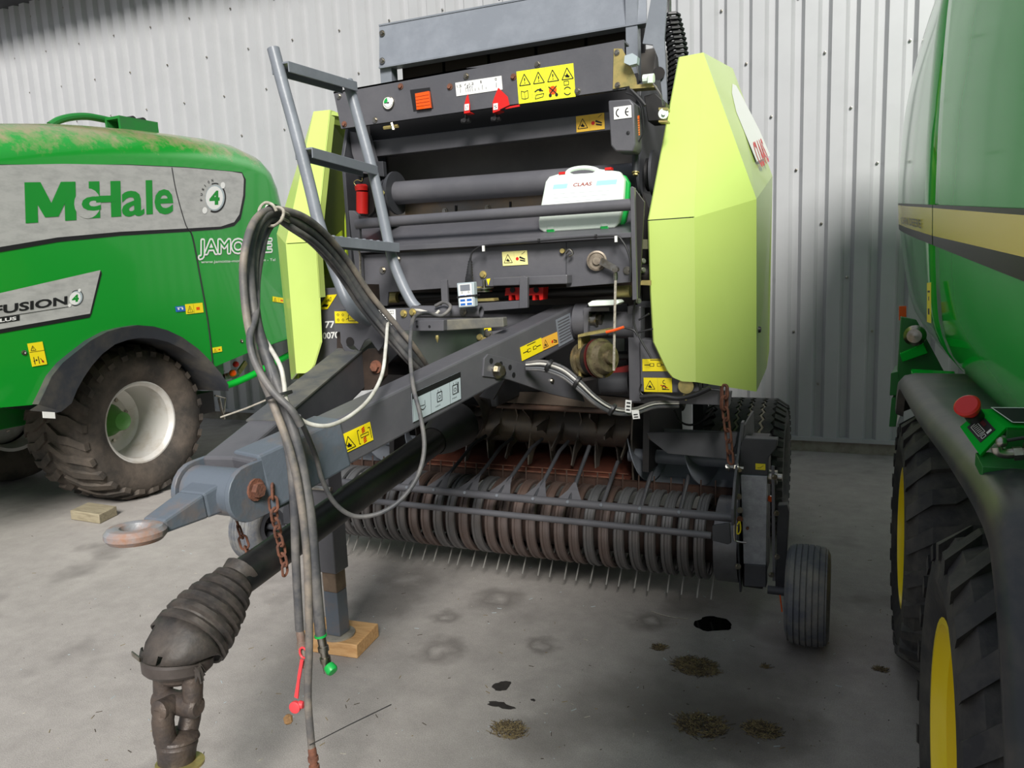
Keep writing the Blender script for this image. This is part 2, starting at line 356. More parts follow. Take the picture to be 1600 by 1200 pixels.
def rim(mb, c, rr, W, m, face=1, dish=.5, hub=None, nb=8, bm=None, hm=None, lip=.8):
    """dished rim seen from +X (face=1) or -X"""
    w = W/2*lip; f_ = face
    prof = [(w, rr+.012), (w, rr-.004), (w*.92, rr-.012), (w*.86, rr-.028), (w*.55, rr-.034), (w*.5, rr-.05), (w*(-.1), rr-.06), (w*(-.2), rr-.05*1.6)]
    d = w-W*dish
    prof = prof[:5]+[(d+.04, rr-.045), (d+.015, rr-.07), (d, rr*.62), (d+.012, rr*.50), (d+.012, 0)]
    mb.lathe(c, (f_, 0, 0), prof, m, 40, caps=False)
    mb.lathe(c, (f_, 0, 0), [(-w, rr+.012), (-w, rr-.02), (d, rr-.045)], m, 40, caps=False)
    if hub:
        mb.lathe(V(c)+V((f_*(d+.01), 0, 0)), (f_, 0, 0), [(0, hub*1.05), (.2*hub, hub), (.7*hub, hub*.7), (1.4*hub, hub*.55), (1.5*hub, hub*.3), (1.52*hub, 0)], hm or m, 24, caps=False)
    for i in range(nb):
        a = 2*math.pi*i/nb+.2; mb.bolt(V(c)+V((f_*(d+.008), rr*.56*math.cos(a), rr*.56*math.sin(a))), (f_, 0, 0), .013, bm or steel)

# ================================================================== LEFT MACHINE: green combi baler wrapper
XM = -4.65
mch = thing('baler_wrapper', 'green combined baler and wrapper with large flotation tyre, left of the grey and lime baler', 'baler', (-5.6, 3.9, 0))
top_px = [(-330, 215), (-150, 200), (0, 193), (70, 193), (130, 196), (200, 202), (260, 209), (310, 216), (352, 226), (383, 241), (402, 262), (415, 292), (428, 345), (438, 400), (446, 455), (451, 495), (453, 514), (449, 525)]
bot_px = [(393, 549), (350, 567), (334, 574), (327, 564), (310, 546), (285, 528), (262, 517), (240, 511), (215, 509), (190, 513), (168, 519), (142, 532), (120, 549), (98, 567), (81, 588), (70, 612), (58, 632), (0, 637), (-330, 650)]
XO = -4.93
outl = [(aX(x, y, XO), True) for x, y in top_px]+[(aX(x, y, XM), False) for x, y in bot_px]
def insets(t):
    ctr = V((0, 4.0, 1.9)); res = []
    n = len(outl)
    for i, (p, mv) in enumerate(outl):
        if mv:
            a = outl[max(i-1, 0)][0]; b_ = outl[min(i+1, n-1)][0]; d = V((0, b_.y-a.y, b_.z-a.z)).normalized(); nn = V((0, d.z, -d.y))
            if nn.dot(ctr-p) < 0: nn = -nn
            res.append(V((0, p.y, p.z))+nn*t*min(1, (len(top_px)-i)/5))
        else: res.append(V((0, p.y, p.z)))
    return res
layers = [(-7.1, .12), (-6.98, .02), (-6.9, 0), (XO, 0), (-4.87, .012), (-4.80, .045), (-4.74, .085), (-4.69, .135), (-4.66, .19), (XM, .24)]
mb = MB(); n = len(outl); vs = []
for X, t in layers: vs += [V((X, q.y, q.z)) for q in insets(t)]
fs = []
for j in range(len(layers)-1):
    for i in range(n): i2 = (i+1) % n; fs.append((j*n+i, j*n+i2, (j+1)*n+i2, (j+1)*n+i))
fs += [list(range(n-1, -1, -1)), [(len(layers)-1)*n+i for i in range(n)]]
mb.add(vs, fs, grn_dust); mb.build('body_panel', mch, ang=50)
# panel seam
seam = [aX(x, y, XM+.001) for x, y in ((268, 262), (275, 300), (290, 352), (300, 368), (312, 430), (325, 505), (334, 583))]
mb = MB(); mb.tube(spline(seam, 4), .006, ink, 6)
mb.tube(spline([aX(250, 209, XO), aX(262, 225, -4.83), aX(267, 240, -4.72), aX(268, 262, XM)], 4), .006, ink, 6); mb.build('panel_seam', mch)
# upper silver band with lettering
XD = XM+.003
def P4(x, y, l=0): return aX(x, y, XD+l)
mb = MB()
band = [(-300, 262), (0, 258), (100, 256), (200, 258), (290, 262), (360, 268), (378, 271), (381, 280), (380, 305), (374, 335), (366, 347), (345, 354), (290, 357), (190, 362), (90, 371), (0, 386), (-300, 440)]
mb.add([P4(x, y) for x, y in [(-300, 262), (0, 257), (200, 257), (290, 261), (378, 269), (384, 280), (383, 308), (376, 342), (366, 353), (345, 358), (290, 362), (190, 368), (90, 378), (0, 394), (-300, 450)]], [list(range(15))], ink)
mb.add([P4(x, y, .001) for x, y in band], [list(range(len(band)))], silver)
F_ = Frame(mb, P4(40, 349, .002), P4(271, 334, .002), P4(38, 285, .002), .0006)
G = mat('green_print', '#128a2c', .4)
for kk, q in enumerate((((0, 0), (.07, 0), (.07, 1), (0, 1)), ((.23, 0), (.30, 0), (.30, 1), (.23, 1)), ((.0, 1), (.09, 1), (.19, .12), (.11, .12)), ((.30, 1), (.21, 1), (.11, .12), (.19, .12)), ((.385, .02), (.455, .02), (.455, 1), (.385, 1)), ((.53, .02), (.6, .02), (.6, 1), (.53, 1)), ((.4, .43), (.58, .43), (.58, .61), (.4, .61)))): F_.poly(list(q), G, (1, 1, 2, 3, 1, 1, 2)[kk])
F_.circ(.375, .42, .40, silver, 3); F_.text('c', .335, .22, .125, .38, G, 5, .04)
F_.rect(.43, .43, .15, .17, G, 4)
F_.text('a', .605, .0, .165, .72, G, 1, .02); F_.rect(.785, .03, .05, .98, G, 1); F_.text('e', .85, .0, .15, .74, G, 1, .02)
F2 = Frame(mb, P4(311, 336, .002), P4(358, 333, .002), P4(311, 284, .002), .0006)
F2.circ(.52, .5, .46, ink, 1, 24, .41, -2.0, 1.0); F2.circ(.52, .5, .46, ink, 1, 10, .43, 1.25, 1.9); F2.circ(.5, .5, .36, wht, 1); F2.circ(.78, .88, .10, wht, 3); F2.circ(.18, .13, .10, wht, 3)
F2.circ(.52, .5, .40, greyst, 0); F2.text('4', .33, .28, .34, .44, G, 3, .05)
for i, ch in enumerate('FUSION'):
    a = math.radians(188-i*17); ww = .10
    cx, cy = .5+.50*math.cos(a)/F2.asp, .5+.50*math.sin(a)
    F3 = Frame(mb, F2.p(cx, cy, 2), F2.p(cx, cy, 2)+(F2.u.normalized()*math.cos(a-math.pi/2)+F2.v.normalized()*math.sin(a-math.pi/2))*.022, F2.p(cx, cy, 2)+(F2.u.normalized()*math.cos(a)+F2.v.normalized()*math.sin(a))*.022, .0002)
    F3.text(ch, 0, 0, .8 if ch != 'I' else .25, 1, ink, 1, .02)
mb.build('silver_band', mch, smooth=False, label='silver band with green maker lettering and a round number badge')
# lower plate
mb = MB()
mb.add([P4(x, y) for x, y in [(-200, 508), (0, 459), (157.5, 423), (159, 427), (143, 490), (140, 496), (0, 521), (-200, 560)]], [list(range(8))], ink)
mb.add([P4(x, y, .001) for x, y in [(-200, 508), (0, 458), (157, 422), (140.6, 490), (0, 514.5), (-200, 552)]], [list(range(6))], silver)
F_ = Frame(mb, P4(-12, 493, .002), P4(105, 475.6, .002), P4(-12, 478.5, .002), .0006)
F_.text('FUSION', 0, 0, 1, 1, ink, 1, .03); F_.line(-.1, -.33, 1.02, -.3, .06, ink)
F_ = Frame(mb, P4(105.5, 480, .002), P4(131, 476, .002), P4(105.5, 455, .002), .0006)
F_.circ(.52, .5, .5, ink, 1, 24, .46, -2.2, 2.2); F_.circ(.52, .5, .45, greyst, 0); F_.circ(.45, .48, .40, wht, 1); F_.circ(.72, .95, .11, wht, 3); F_.circ(.12, .10, .11, wht, 3); F_.text('4', .26, .25, .42, .46, G, 3, .05)
F_ = Frame(mb, P4(-12, 507, .002), P4(30.4, 500.7, .002), P4(-12, 498, .002), .0006)
F_.rect(0, 0, 1, 1, ink, 1); F_.text('PLUS', .08, .18, .8, .62, wht, 2, .03)
mb.build('model_plate', mch, smooth=False, label='slanted silver plate with dark lettering and a number badge')
# dealer print
mb = MB(); F_ = Frame(mb, P4(311, 404), P4(424, 399), P4(311, 375), .0006)
for kk in range(10):
    a = kk*math.pi/5; F_.text('JAMOTTE', .018*math.cos(a), .10*math.sin(a), 1, 1, wht, 1+kk*.3, 0)
F_.text('JAMOTTE', 0, 0, 1, 1, G, 6, 0)
mb.build('dealer_lettering', mch, smooth=False, label='white outlined dealer lettering'); mb = MB()
F_ = Frame(mb, P4(314, 413), P4(430, 409), P4(314, 407), .0006); F_.text('www.jamotte-motoculture.com - Tel', 0, 0, 1, 1, wht, 1)
mb.build('web_address', mch, smooth=False, label='small white web address line')
def sticker(parent, f, bl, br, tl, draw=None, m=yel_s, name='warning_sticker', label=None, lift=.0015):
    mb = MB(); F = Frame(mb, f(*bl), f(*br), f(*tl), lift); F.plate(m)
    if draw: draw(F)
    return mb.build(name, parent, smooth=False, label=label)
fM = lambda x, y: aX(x, y, XD)
def d1(F): F.warn(.12, .68, .2); F.line(0, .62, 1, .62, .015, ink); F.line(.2, .08, .2, .4, .03, ink); F.rect(.15, .2, .1, .04, ink); F.line(.5, .08, .5, .4, .03, ink); F.circ(.35, .25, .04, ink); F.circ(.75, .15, .05, redm); F.line(.62, .3, .8, .1, .03, ink)
sticker(mch, fM, (50.4, 573), (73.5, 569), (42.6, 537), d1)
def d2(F): F.warn(.08, .15, .65); F.line(.45, 0, .45, 1, .02, ink); F.rect(.6, .3, .2, .3, orange)
sticker(mch, fM, (291, 491), (318, 488), (289, 475.5), d2)
sticker(mch, fM, (333, 551.5), (347, 549), (332, 543.5), d2)
sticker(mch, fM, (426, 471), (446, 474), (426, 463), d2)
def d3(F): F.circ(.3, .5, .2, wht); F.circ(.7, .5, .2, wht); F.rect(.15, .7, .6, .1, wht)
sticker(mch, fM, (275, 487.5), (290, 486), (273.5, 479), d3, m=blue, name='blue_sticker')
for p in ((37, 551), (377, 533)): MB().lathe(aX(*p, XM), (1, 0, 0), [(0, .016), (.006, .016), (.008, .008), (.002, .004)], steel, 12).build('bolt', mch)
# fender
fo = [(60, 632), (70, 612), (81, 588), (98, 567), (120, 549), (142, 532), (168, 518), (190, 512), (215, 508), (240, 510), (262, 516), (285, 527), (310, 545), (330, 565), (345, 583), (357, 601)]
fi = [(96, 643), (112, 630), (121, 608), (131, 590), (144, 571), (160, 553), (180, 538), (200, 531), (218, 528), (240, 529), (262, 534), (285, 545), (308, 560), (328, 578), (343, 594), (357, 611)]
mb = MB(); A = [aX(x, y, -4.59) for x, y in fo]; B = [aX(x, y, -4.62) for x, y in fi]; K = len(A)
C = [a+V((-.06, 0, 0)) for a in A]; D = [b_+V((-.60, 0, 0)) for b_ in B]; E_ = [a+V((-.66, 0, 0)) for a in A]
vs = A+B+C+D+E_; fs = []
for i in range(K-1):
    fs += [(i, i+1, K+i+1, K+i), (2*K+i, 2*K+i+1, i+1, i), (K+i, K+i+1, 3*K+i+1, 3*K+i)]
mgm = mat('slate_mudguard', '#33363d', .42, c2='#59554e', sc=3.5, amt=.4)
mb.add(vs, fs, mgm)
mb.add([aX(x, y, -4.585) for x, y in ((46, 641), (60, 632), (96, 643), (88, 645), (50, 642))], [(0, 1, 2, 3, 4)], mgm)
F_ = Frame(mb, aX(67, 653, -4.58), aX(86, 654, -4.58), aX(66, 643, -4.58), .004); F_.plate(wht)
mb.build('mudguard', mch, ang=60, label='black plastic mudguard with dust')
# wheel
def wheel(name, parent, c, R, W, rr, tm, rm, face, tread, bm=None, hub=0, hm=None, dish=.55, label=None, lip=.8):
    mb = MB(); tyre(mb, c, R, W, rr, tm); tread(mb, c, R, W, tm) if tread else None
    wo = mb.build(name, parent, label=label)
    r_ = MB(); rim(r_, c, rr, W, rm, face, dish, hub, 8, bm, hm, lip); r_.build('rim', wo)
    return wo
def tr_chev(nl, h): return lambda mb, c, R, W, m: lugs_chevron(mb, c, R, W, nl, h, m)
cM = V((-5.11, 3.99, .575)); Rm = .575
wheel('wheel', mch, cM, Rm, .62, .305, rub_dusty, rim_m, 1, tr_chev(26, .017), hub=.125, hm=mat('pale_green_hub', '#4f8f3c', .45), dish=.62, label='dusty flotation tyre on a silver rim with a green hub')
wheel('wheel', mch, (-6.6, 3.99, .575), Rm, .6, .305, rub_dusty, rim_m, -1, None, label='far side wheel')
mb = MB(); mb.box(-6.5, -5.5, 1.9, 5.5, .62, .95, grn_f); mb.cyl((-6.4, 3.99, .575), (-5.2, 3.99, .575), .06, grn_f); mb.box(-6.2, -5.8, .9, 2.2, .6, .8, grn_f)
mb.build('chassis', mch, bevel=.01)
MB().box(-6.08, -5.92, .95, 1.11, 0, .62, grn_f).build('parking_stand', mch, bevel=.005)
# rail and lamps behind the wheel
mb = MB(); mb.tube(spline([aX(352, 603, -4.75), aX(372, 596, -4.75), aX(396, 585, -4.75), aX(425, 569, -4.75), aX(466, 546, -4.9), aX(500, 520, -5.4)]), .030, grn2, 12); mb.build('guard_rail', mch)
mb = MB(); mb.beam(aX(350, 589, -4.8), aX(372, 583, -4.8), .02, .05, steel); mb.beam(aX(372, 583, -4.8), aX(384, 566, -4.8), .02, .04, brass); mb.build('lamp_bracket', mch)
MB().lathe(aX(363, 583, -4.77), (1, -.4, 0), [(0, .030), (.02, .03), (.034, .018), (.036, 0)], orange, 16).build('lamp', mch, label='amber side lamp')
MB().lathe(aX(368, 569, -4.78), (1, -.4, 0), [(0, .026), (.02, .024), (.03, .012), (.031, 0)], redm, 16).build('lamp', mch, label='red side lamp')
mb = MB(); mb.box(-5.4, -5.05, 4.5, 4.9, .48, .66, blkm); mb.tube([aX(342, 622, -4.9), aX(346, 640, -4.9), aX(350, 655, -4.9)], .012, steel, 8); mb.tube([aX(336, 618, -4.9), aX(352, 622, -4.9), aX(350, 645, -4.9)], .008, steel, 8); mb.build('rear_bracket', mch)
# roof handle and hose guide
mb = MB(); mb.tube(spline([aX(78, 196, -5.2), aX(92, 188, -5.2), aX(112, 183, -5.2), (aX(135, 182, -5.2)), aX(155, 185, -5.2), aX(178, 190, -5.2)]), .026, grn_f, 10); mb.build('roof_handle', mch)
p0, p1 = aX(176, 194, -5.1), aX(236, 201, -5.1); mb = MB()
mb.beam(p0+V((0, 0, .045)), p1+V((0, 0, .03)), .16, .02, grn_f); mb.beam(p0+V((.07, 0, 0)), p1+V((.07, 0, -.01)), .02, .08, grn_f); mb.beam(p0+V((-.07, 0, 0)), p1+V((-.07, 0, -.01)), .02, .08, grn_f); mb.build('roof_channel', mch)
for x in (203, 219): MB().lathe(aX(x, 188+(x-203)*.15, -5.2), (1, 0, 0), [(-.04, .03), (.04, .03)], blk, 14).build('roof_roller', mch)
# wooden chock
A, B_, C_ = aZ(111, 812, 0), aZ(156, 819, 0), aZ(184, 805, 0); D_ = A+(C_-B_); h = V((0, 0, .068))
ch = MB().hexa([A, B_, C_, D_, A+h, B_+h, C_+h, D_+h], wood_o).build('wood_block', bevel=.006); tag(ch, 'weathered wooden block lying on the yard before the green wrapper tyre', 'block')

# ================================================================== RIGHT MACHINE: glossy green tandem baler
jd = thing('tandem_baler', 'glossy green baler with yellow stripe and yellow rims at the right edge', 'baler', (1.2, 2.5, 0))
SEC = [(.98, .80), (1.02, .62), (1.08, .50), (1.14, .415), (1.23, .356), (1.35, .322), (1.54, .307), (1.75, .297), (2.05, .296), (2.28, .302), (2.50, .312), (2.75, .345), (2.95, .42), (3.08, .55), (3.12, .75)]
def SX(z):
    for (z0, x0), (z1, x1) in zip(SEC, SEC[1:]):
        if z <= z1: return x0+(x1-x0)*(max(z, z0)-z0)/(z1-z0)
    return SEC[-1][1]
YR = [(.98, 3.35), (1.08, 3.5), (1.14, 4.08), (1.27, 4.77), (1.59, 5.3), (1.94, 5.9), (2.39, 5.84), (2.82, 5.6), (2.95, 4.9), (3.12, 3.9)]
def ip(T, z):
    for (a, x0), (b_, x1) in zip(T, T[1:]):
        if z <= b_: return x0+(x1-x0)*(max(z, a)-a)/(b_-a)
    return T[-1][1]
zs = []
for (z0, _), (z1, _) in zip(SEC, SEC[1:]):
    k = max(1, round((z1-z0)/.05)); zs += [z0+(z1-z0)*i/k for i in range(k)]
zs.append(SEC[-1][0])
def smoothSX(z): return (SX(z-.06)+SX(z)*2+SX(z+.06))/4
YS = 3.3; mb = MB(); cols = [-.9, -.4, 0, .4, .8, 1.2, 1.6, 2.0, 2.4, 2.8, 3.1, 3.24, YS-.008]
vs = [V((smoothSX(z)+(.02 if y > YS-.02 else 0)+(.02*((1.2-y)/2)**2 if y < 1.2 else 0), y, z)) for y in cols for z in zs]; nz_ = len(zs)
fs = [(j*nz_+i, (j+1)*nz_+i, (j+1)*nz_+i+1, j*nz_+i+1) for j in range(len(cols)-1) for i in range(nz_-1)]
mb.add(vs, fs, grn2); b0 = len(cols)-1
mb.add([V((1.9, y, z)) for y in (cols[0], cols[-1]) for z in (zs[0], zs[-1])]+[vs[0], vs[nz_-1], vs[b0*nz_], vs[b0*nz_+nz_-1]], [(0, 4, 6, 2), (1, 3, 7, 5), (0, 2, 3, 1)], grn_f)
mb.add([vs[i] for i in range(nz_)]+[V((1.9, cols[0], zs[0])), V((1.9, cols[0], zs[-1]))], [list(range(nz_))+[nz_+1, nz_]], grn_f)
mb.build('side_panel', jd, ang=70)
mb = MB(); ts = [0, .01, .15, .3, .5, .7, .85, .93, .97, 1]
def RX(z, t): return smoothSX(z)+.02*(t < .005)+.02*t**4
vs = [V((RX(z, t), YS+.008+t*(ip(YR, z)-YS), z)) for t in ts for z in zs]
fs = [(j*nz_+i, (j+1)*nz_+i, (j+1)*nz_+i+1, j*nz_+i+1) for j in range(len(ts)-1) for i in range(nz_-1)]; mb.add(vs, fs, grn3)
l0 = (len(ts)-1)*nz_; mb.add(vs[l0:]+[V((1.9, v.y, v.z)) for v in vs[l0:]], [(i, nz_+i, nz_+i+1, i+1) for i in range(nz_-1)], grn2)
mb.build('tailgate_panel', jd, ang=70)
# stripe
def stripe(za, zb, m, lift, Y0, Y1, nn=14):
    mb = MB(); vs = []
    for i in range(nn+1):
        Y = Y0+(Y1-Y0)*i/nn
        for q in (za, zb):
            z = ip(q, Y); t = max(0, (Y-YS)/(ip(YR, z)-YS)) if Y > YS else 0
            vs.append(V((smoothSX(z)+.02*t**4-lift+(.02*((1.2-Y)/2)**2 if Y < 1.2 else 0), Y, z)))
    mb.add(vs, [(2*i, 2*i+2, 2*i+3, 2*i+1) for i in range(nn)], m); return mb
TB = [(0, 1.49), (1.68, 1.586), (3.3, 1.665), (5.7, 1.80)]; TT = [(0, 1.59), (1.68, 1.662), (3.3, 1.768), (5.9, 1.935)]
yst = mat('yellow_stripe', '#f2dc22', .1); yst.node_tree.nodes['Principled BSDF'].inputs['IOR'].default_value = 1.14
seal = mat('stripe_black', '#1c1e1d', .3); seal.node_tree.nodes['Principled BSDF'].inputs['IOR'].default_value = 1.14
for Y0, Y1 in ((-.5, YS-.012), (YS+.014, 5.72)):
    so = stripe(TB, TT, yst, .003, Y0, Y1).build('yellow_stripe', jd)
    stripe([(a, b_-.045 if a < 2 else b_-.035) for a, b_ in TB], TB, seal, .003, Y0, Y1).build('stripe_edge', so)
    stripe(TT, [(a, b_+.012) for a, b_ in TT], seal, .003, Y0, Y1).build('stripe_edge', so)
mb = MB(); F_ = Frame(mb, aX(1408, 352, .292), aX(1440, 361, .292), aX(1407, 336, .292), .0006); F_.text('JOHN DEERE', 0, 0, 1, .8, ink, 1, 0); mb.build('side_lettering', jd, smooth=False)
sticker(jd, lambda x, y: aX(x, y, .285), (1449, 503), (1455, 505), (1449, 442), lambda F: (F.rect(.3, .2, .4, .15, ink), F.rect(.2, .75, .6, .05, ink), F.rect(.4, .55, .2, .1, ink)), name='warning_sticker')
# mudguard over the tandem wheels
FY = [(.84, .25), (.90, .55), (.98, .86), (1.06, 1.03), (1.17, 1.17), (1.32, 1.235), (1.8, 1.22), (2.4, 1.175), (3.0, 1.15), (3.3, 1.135), (3.42, 1.08), (3.5, .98)]
mb = MB(); path = spline([V((0, y, z)) for y, z in FY], 4); k = len(path); vs = []
for i, p in enumerate(path):
    a = path[max(i-1, 0)]; b_ = path[min(i+1, k-1)]; d = (b_-a).normalized(); nn = V((0, -d.z, d.y))
    for x, o_ in ((.232, -.075), (.205, -.06), (.203, -.03), (.222, -.006), (.26, .004), (.74, .004), (.74, -.02), (.27, -.022), (.235, -.045)):
        q = p+nn*o_; vs.append(V((x, q.y, q.z)))
m9 = 9; fs = [(i*m9+j, i*m9+(j+1) % m9, (i+1)*m9+(j+1) % m9, (i+1)*m9+j) for i in range(k-1) for j in range(m9)]
scr = mat('scuffed_black_plastic', '#303338', .36, c2='#5d5750', sc=4, amt=.42, stretch=(1, 1, 1))
mb.add(vs, fs, scr); mb.build('mudguard', jd, ang=50, label='scuffed black mudguard over both wheels')
def tr_bar(nl, h): return lambda mb, c, R, W, m: lugs_chevron(mb, c, R, W, nl, h, m)
for Y, zc in ((1.81, .5), (3.2, .5)):
    wheel('wheel', jd, V((.46, Y, zc)), .485, .50, .265, rub, yel, -1, tr_bar(24, .016), dish=.75, hub=.09, lip=.93, label='nearer wheel with yellow rim' if Y < 2 else 'farther wheel with yellow rim')
for Y in (1.80, 3.13): wheel('wheel', jd, V((2.35, Y, .5)), .485, .50, .265, rub, yel, 1, None, dish=.75, hub=.09)
mb = MB(); mb.box(.75, 1.9, .3, 4.2, .62, 1.0, grn_f); mb.box(.7, .8, 1.5, 3.4, .42, .58, grn_f); mb.cyl((.6, 1.8, .5), (2.3, 1.8, .5), .05, grn_f); mb.cyl((.6, 3.13, .5), (2.3, 3.13, .5), .05, grn_f); mb.box(1.1, 1.6, -.8, .4, .55, .75, grn_f); mb.build('chassis', jd, bevel=.008)
MB().box(1.3, 1.42, -.75, -.63, 0, .56, grn_f).build('parking_stand', jd)
# rear green frame pieces seen past the mudguard
mb = MB(); g = lambda x, y, Y=3.75: aY(x, y, Y)
mb.prism([g(1408, 495), g(1432, 500), g(1475, 580), g(1408, 598), g(1402, 590)], (0, .05, 0), grn_f)
mb.build('rear_frame', jd, bevel=.003); mb = MB()
mb.prism([g(1406, 553, 3.7), g(1443, 537, 3.7), g(1450, 552, 3.7), g(1410, 566, 3.7)], (.02, .3, 0), grn2)
mb.build('frame_strap', jd, bevel=.003); mb = MB()
mb.prism([g(1392, 583), g(1405, 580), g(1410, 618), g(1390, 618)], (.03, .25, 0), grn_f); mb.build('rear_plate', jd, bevel=.003); mb = MB(); mb.prism([g(1393, 622), g(1406, 620), g(1400, 667), g(1389, 667)], (.03, .25, 0), grn_f); mb.build('rear_plate', jd, bevel=.003); mb = MB()
mb.prism([g(1423, 580, 3.5), g(1492, 584, 3.4), g(1492, 588, 3.3), g(1424, 587, 3.4)], (0, 0, .01), grn2)
mb.build('mudguard_edge', jd, bevel=.003)
MB().lathe(g(1430, 524, 3.7), (-.2, -1, 0), [(0, .045), (.015, .045), (.03, .03), (.035, 0)], steel, 20).build('round_lamp', jd)
MB().beam(g(1410, 478, 3.9), g(1410, 500, 3.9), .035, .03, orange).build('side_marker', jd, label='amber marker')
# control box on the mudguard
nb = V((-.42, -.62, .62)).normalized(); fB = on(aY(1535, 672, 1.5), nb)
c4 = [fB(1500, 667), fB(1531, 711), fB(1573, 667), fB(1533, 639)]
mb = MB(); mb.prism(c4, -nb*.008, grn2)
tp = [c4[3], c4[2]]; mb.prism([c4[3], c4[2], c4[2]+V((.22, .02, .005)), c4[3]+V((.22, .05, .005))], (0, 0, -.006), grn2)
q0 = c4[2]; mb.prism([q0, q0+V((.22, .02, 0)), q0+V((.22, .02, -.07)), q0+V((.0, .0, -.07))], (0, .006, 0), grn_f)
mb.prism([c4[3], c4[0], c4[0]+V((.02, .05, -.02)), c4[3]+V((.1, .05, -.06))], (0, .004, 0), grn_f)
pl = on(aY(1535, 715, 1.47), V((0, -.3, 1)).normalized())
mb.prism([pl(1524, 707), pl(1545, 706), pl(1600, 716), pl(1660, 722), pl(1660, 735), pl(1600, 732), pl(1535, 729)], (0, 0, -.022), grn_f)
box = mb.build('control_box', jd, bevel=.0015)
mb = MB(); F_ = Frame(mb, fB(1511, 668), fB(1532, 692), fB(1534, 648), .001); F_.plate(blk)
F_.pline([(.15, .15), (.75, .15), (.75, .55), (.15, .55)], .03, wht, 2, True)
for i in range(6): F_.line(.22+i*.09, .22, .25+i*.09, .48, .03, wht)
F_.pline([(.82, .2), (.94, .2), (.94, .45), (.82, .45)], .03, wht, 2, True); F_.rect(.83, .55, .1, .3, wht, 2); F_.rect(.2, .65, .35, .2, mat('dark_red_print', '#5a2026', .5), 2)
mb.build('switch_label', box, smooth=False)
bp_ = fB(1524, 652); mb = MB(); mb.lathe(bp_, nb, [(-.002, .015), (.018, .015)], blk, 20); mb.lathe(bp_, nb, [(.018, .012), (.028, .014), (.032, .020), (.040, .0215), (.043, .018), (.0435, 0)], redm, 24); mb.build('stop_button', box, label='red mushroom stop button')
plq = on(c4[2], V((0, 0, 1))); mb = MB()
F_ = Frame(mb, c4[3]+(c4[2]-c4[3])*.9+V((.012, .0, .004)), c4[3]+(c4[2]-c4[3])*.9+V((.2, .016, .006)), c4[3]+(c4[2]-c4[3])*.1+V((.012, .004, .004)), .001); F_.plate(ink); F_.pline([(0, 0), (1, 0), (1, 1), (0, 1)], .05, wht, 2, True); mb.build('box_plate', box, smooth=False)
mb = MB(); e = lambda x, y: aY(x, y, 1.44)
mb.tube(spline([e(1557, 698), e(1560, 706), e(1572, 709), e(1590, 708), e(1625, 708)], 4), .0085, steel, 12); mb.cyl(e(1583, 709), e(1597, 708), .012, steel, 6); mb.cyl(e(1600, 705), e(1630, 705), .015, steel, 6)
mb.build('pipe_fitting', box); mb = MB(); mb.lathe(e(1565, 691), (0, -1, 0), [(-.009, 0)]+[(.009*math.sin(t), .009*math.cos(t)) for t in [i*.3-1.35 for i in range(10)]]+[(.009, 0)], steel, 16); mb.tube([e(1570, 689), e(1600, 684), e(1640, 679)], .003, blk, 8); mb.build('lever', box)

# ================================================================== CENTRE MACHINE: round baler
XC = -1.57
rb = thing('round_baler', 'dark grey round baler with lime green side hoods, ladder and drawbar', 'baler', (XC, 4.2, 0))
def mx(x): return 2*XC-x
def Pq(pts, Y): return [aY(x, y, Y) for x, y in pts]
def plate(name, pts, Y, th, m, label=None, bevel=.002, parent=rb):
    return MB().prism(Pq(pts, Y), (0, th, 0), m).build(name, parent, smooth=False, bevel=bevel, label=label)
# ---- chamber shell
mb = MB()
for s in (-1, 1):
    X = XC+s*.74
    poly = [V((X, y, z)) for y, z in ((3.24, 1.02), (3.24, 2.2), (3.30, 2.36), (3.62, 2.46), (4.2, 2.5), (5.0, 2.4), (5.0, .9), (3.7, .98), (3.4, 1.0))]
    mb2 = MB().prism(poly, (s*.02, 0, 0), grey_d); mb2.build('side_wall', rb, smooth=False, bevel=.003)
MB().prism([V((XC-.74, y, z)) for y, z in ((3.9, .95), (3.75, 1.3), (3.6, 1.75), (3.62, 2.35), (3.75, 2.62), (4.3, 2.72), (4.9, 2.55), (5.2, 1.9), (4.9, 1.1), (4.3, .75))], (1.48, 0, 0), mat('chamber_sheet', '#6b6762', .4, .3, c2='#55524f', sc=2)).build('bale_chamber', rb, smooth=False, bevel=.02)
MB().prism([V((XC-.80, y, z)) for y, z in ((4.45, .78), (4.4, 2.1), (4.5, 2.35), (4.9, 2.45), (5.5, 2.4), (5.85, 2.0), (5.8, 1.2), (5.4, .7))], (1.60, 0, 0), grey).build('tailgate', rb, smooth=False, bevel=.02)
# ---- top board, belts
mb = MB(); tl, tr_, br_, bl_ = aY(592.5, 40, 3.66), aY(1010, -36, 3.66), aY(1010, 36, 3.60), aY(592.5, 107, 3.60)
mb.prism([bl_, br_, tr_, tl], (0, .012, 0), grey_l); mb.beam(bl_+V((0, .03, .003)), br_+V((0, .03, .003)), .07, .008, grey_l); mb.beam(tl+V((0, .04, 0)), tr_+V((0, .04, 0)), .09, .008, grey_l)
o = mb.build('top_board', rb, smooth=False)
for x, y in ((597, 52), (597, 95), (1003, 22)): MB().bolt(aY(x, y, 3.6 if y > 60 else 3.64), (0, -1, .1), .011, steel).build('bolt', o)
mb = MB(); mb.box(-2.31, -2.24, 3.62, 3.68, 2.5, 2.75, grey_l).build('board_bracket', rb); MB().box(-.955, -.90, 3.60, 3.66, 2.45, 2.86, grey_l).build('board_bracket', rb)
MB().box(-2.24, -.9, 3.74, 3.76, 2.2, 2.84, ink).build('belt_gap_fill', rb)  # black sheet added behind the belts so their gaps look shaded
MB().box(-2.28, -.86, 3.44, 3.46, 2.27, 2.44, ink).build('shadow_plate', rb)  # added black sheet, stands in for shade between gauge panel and cross beam
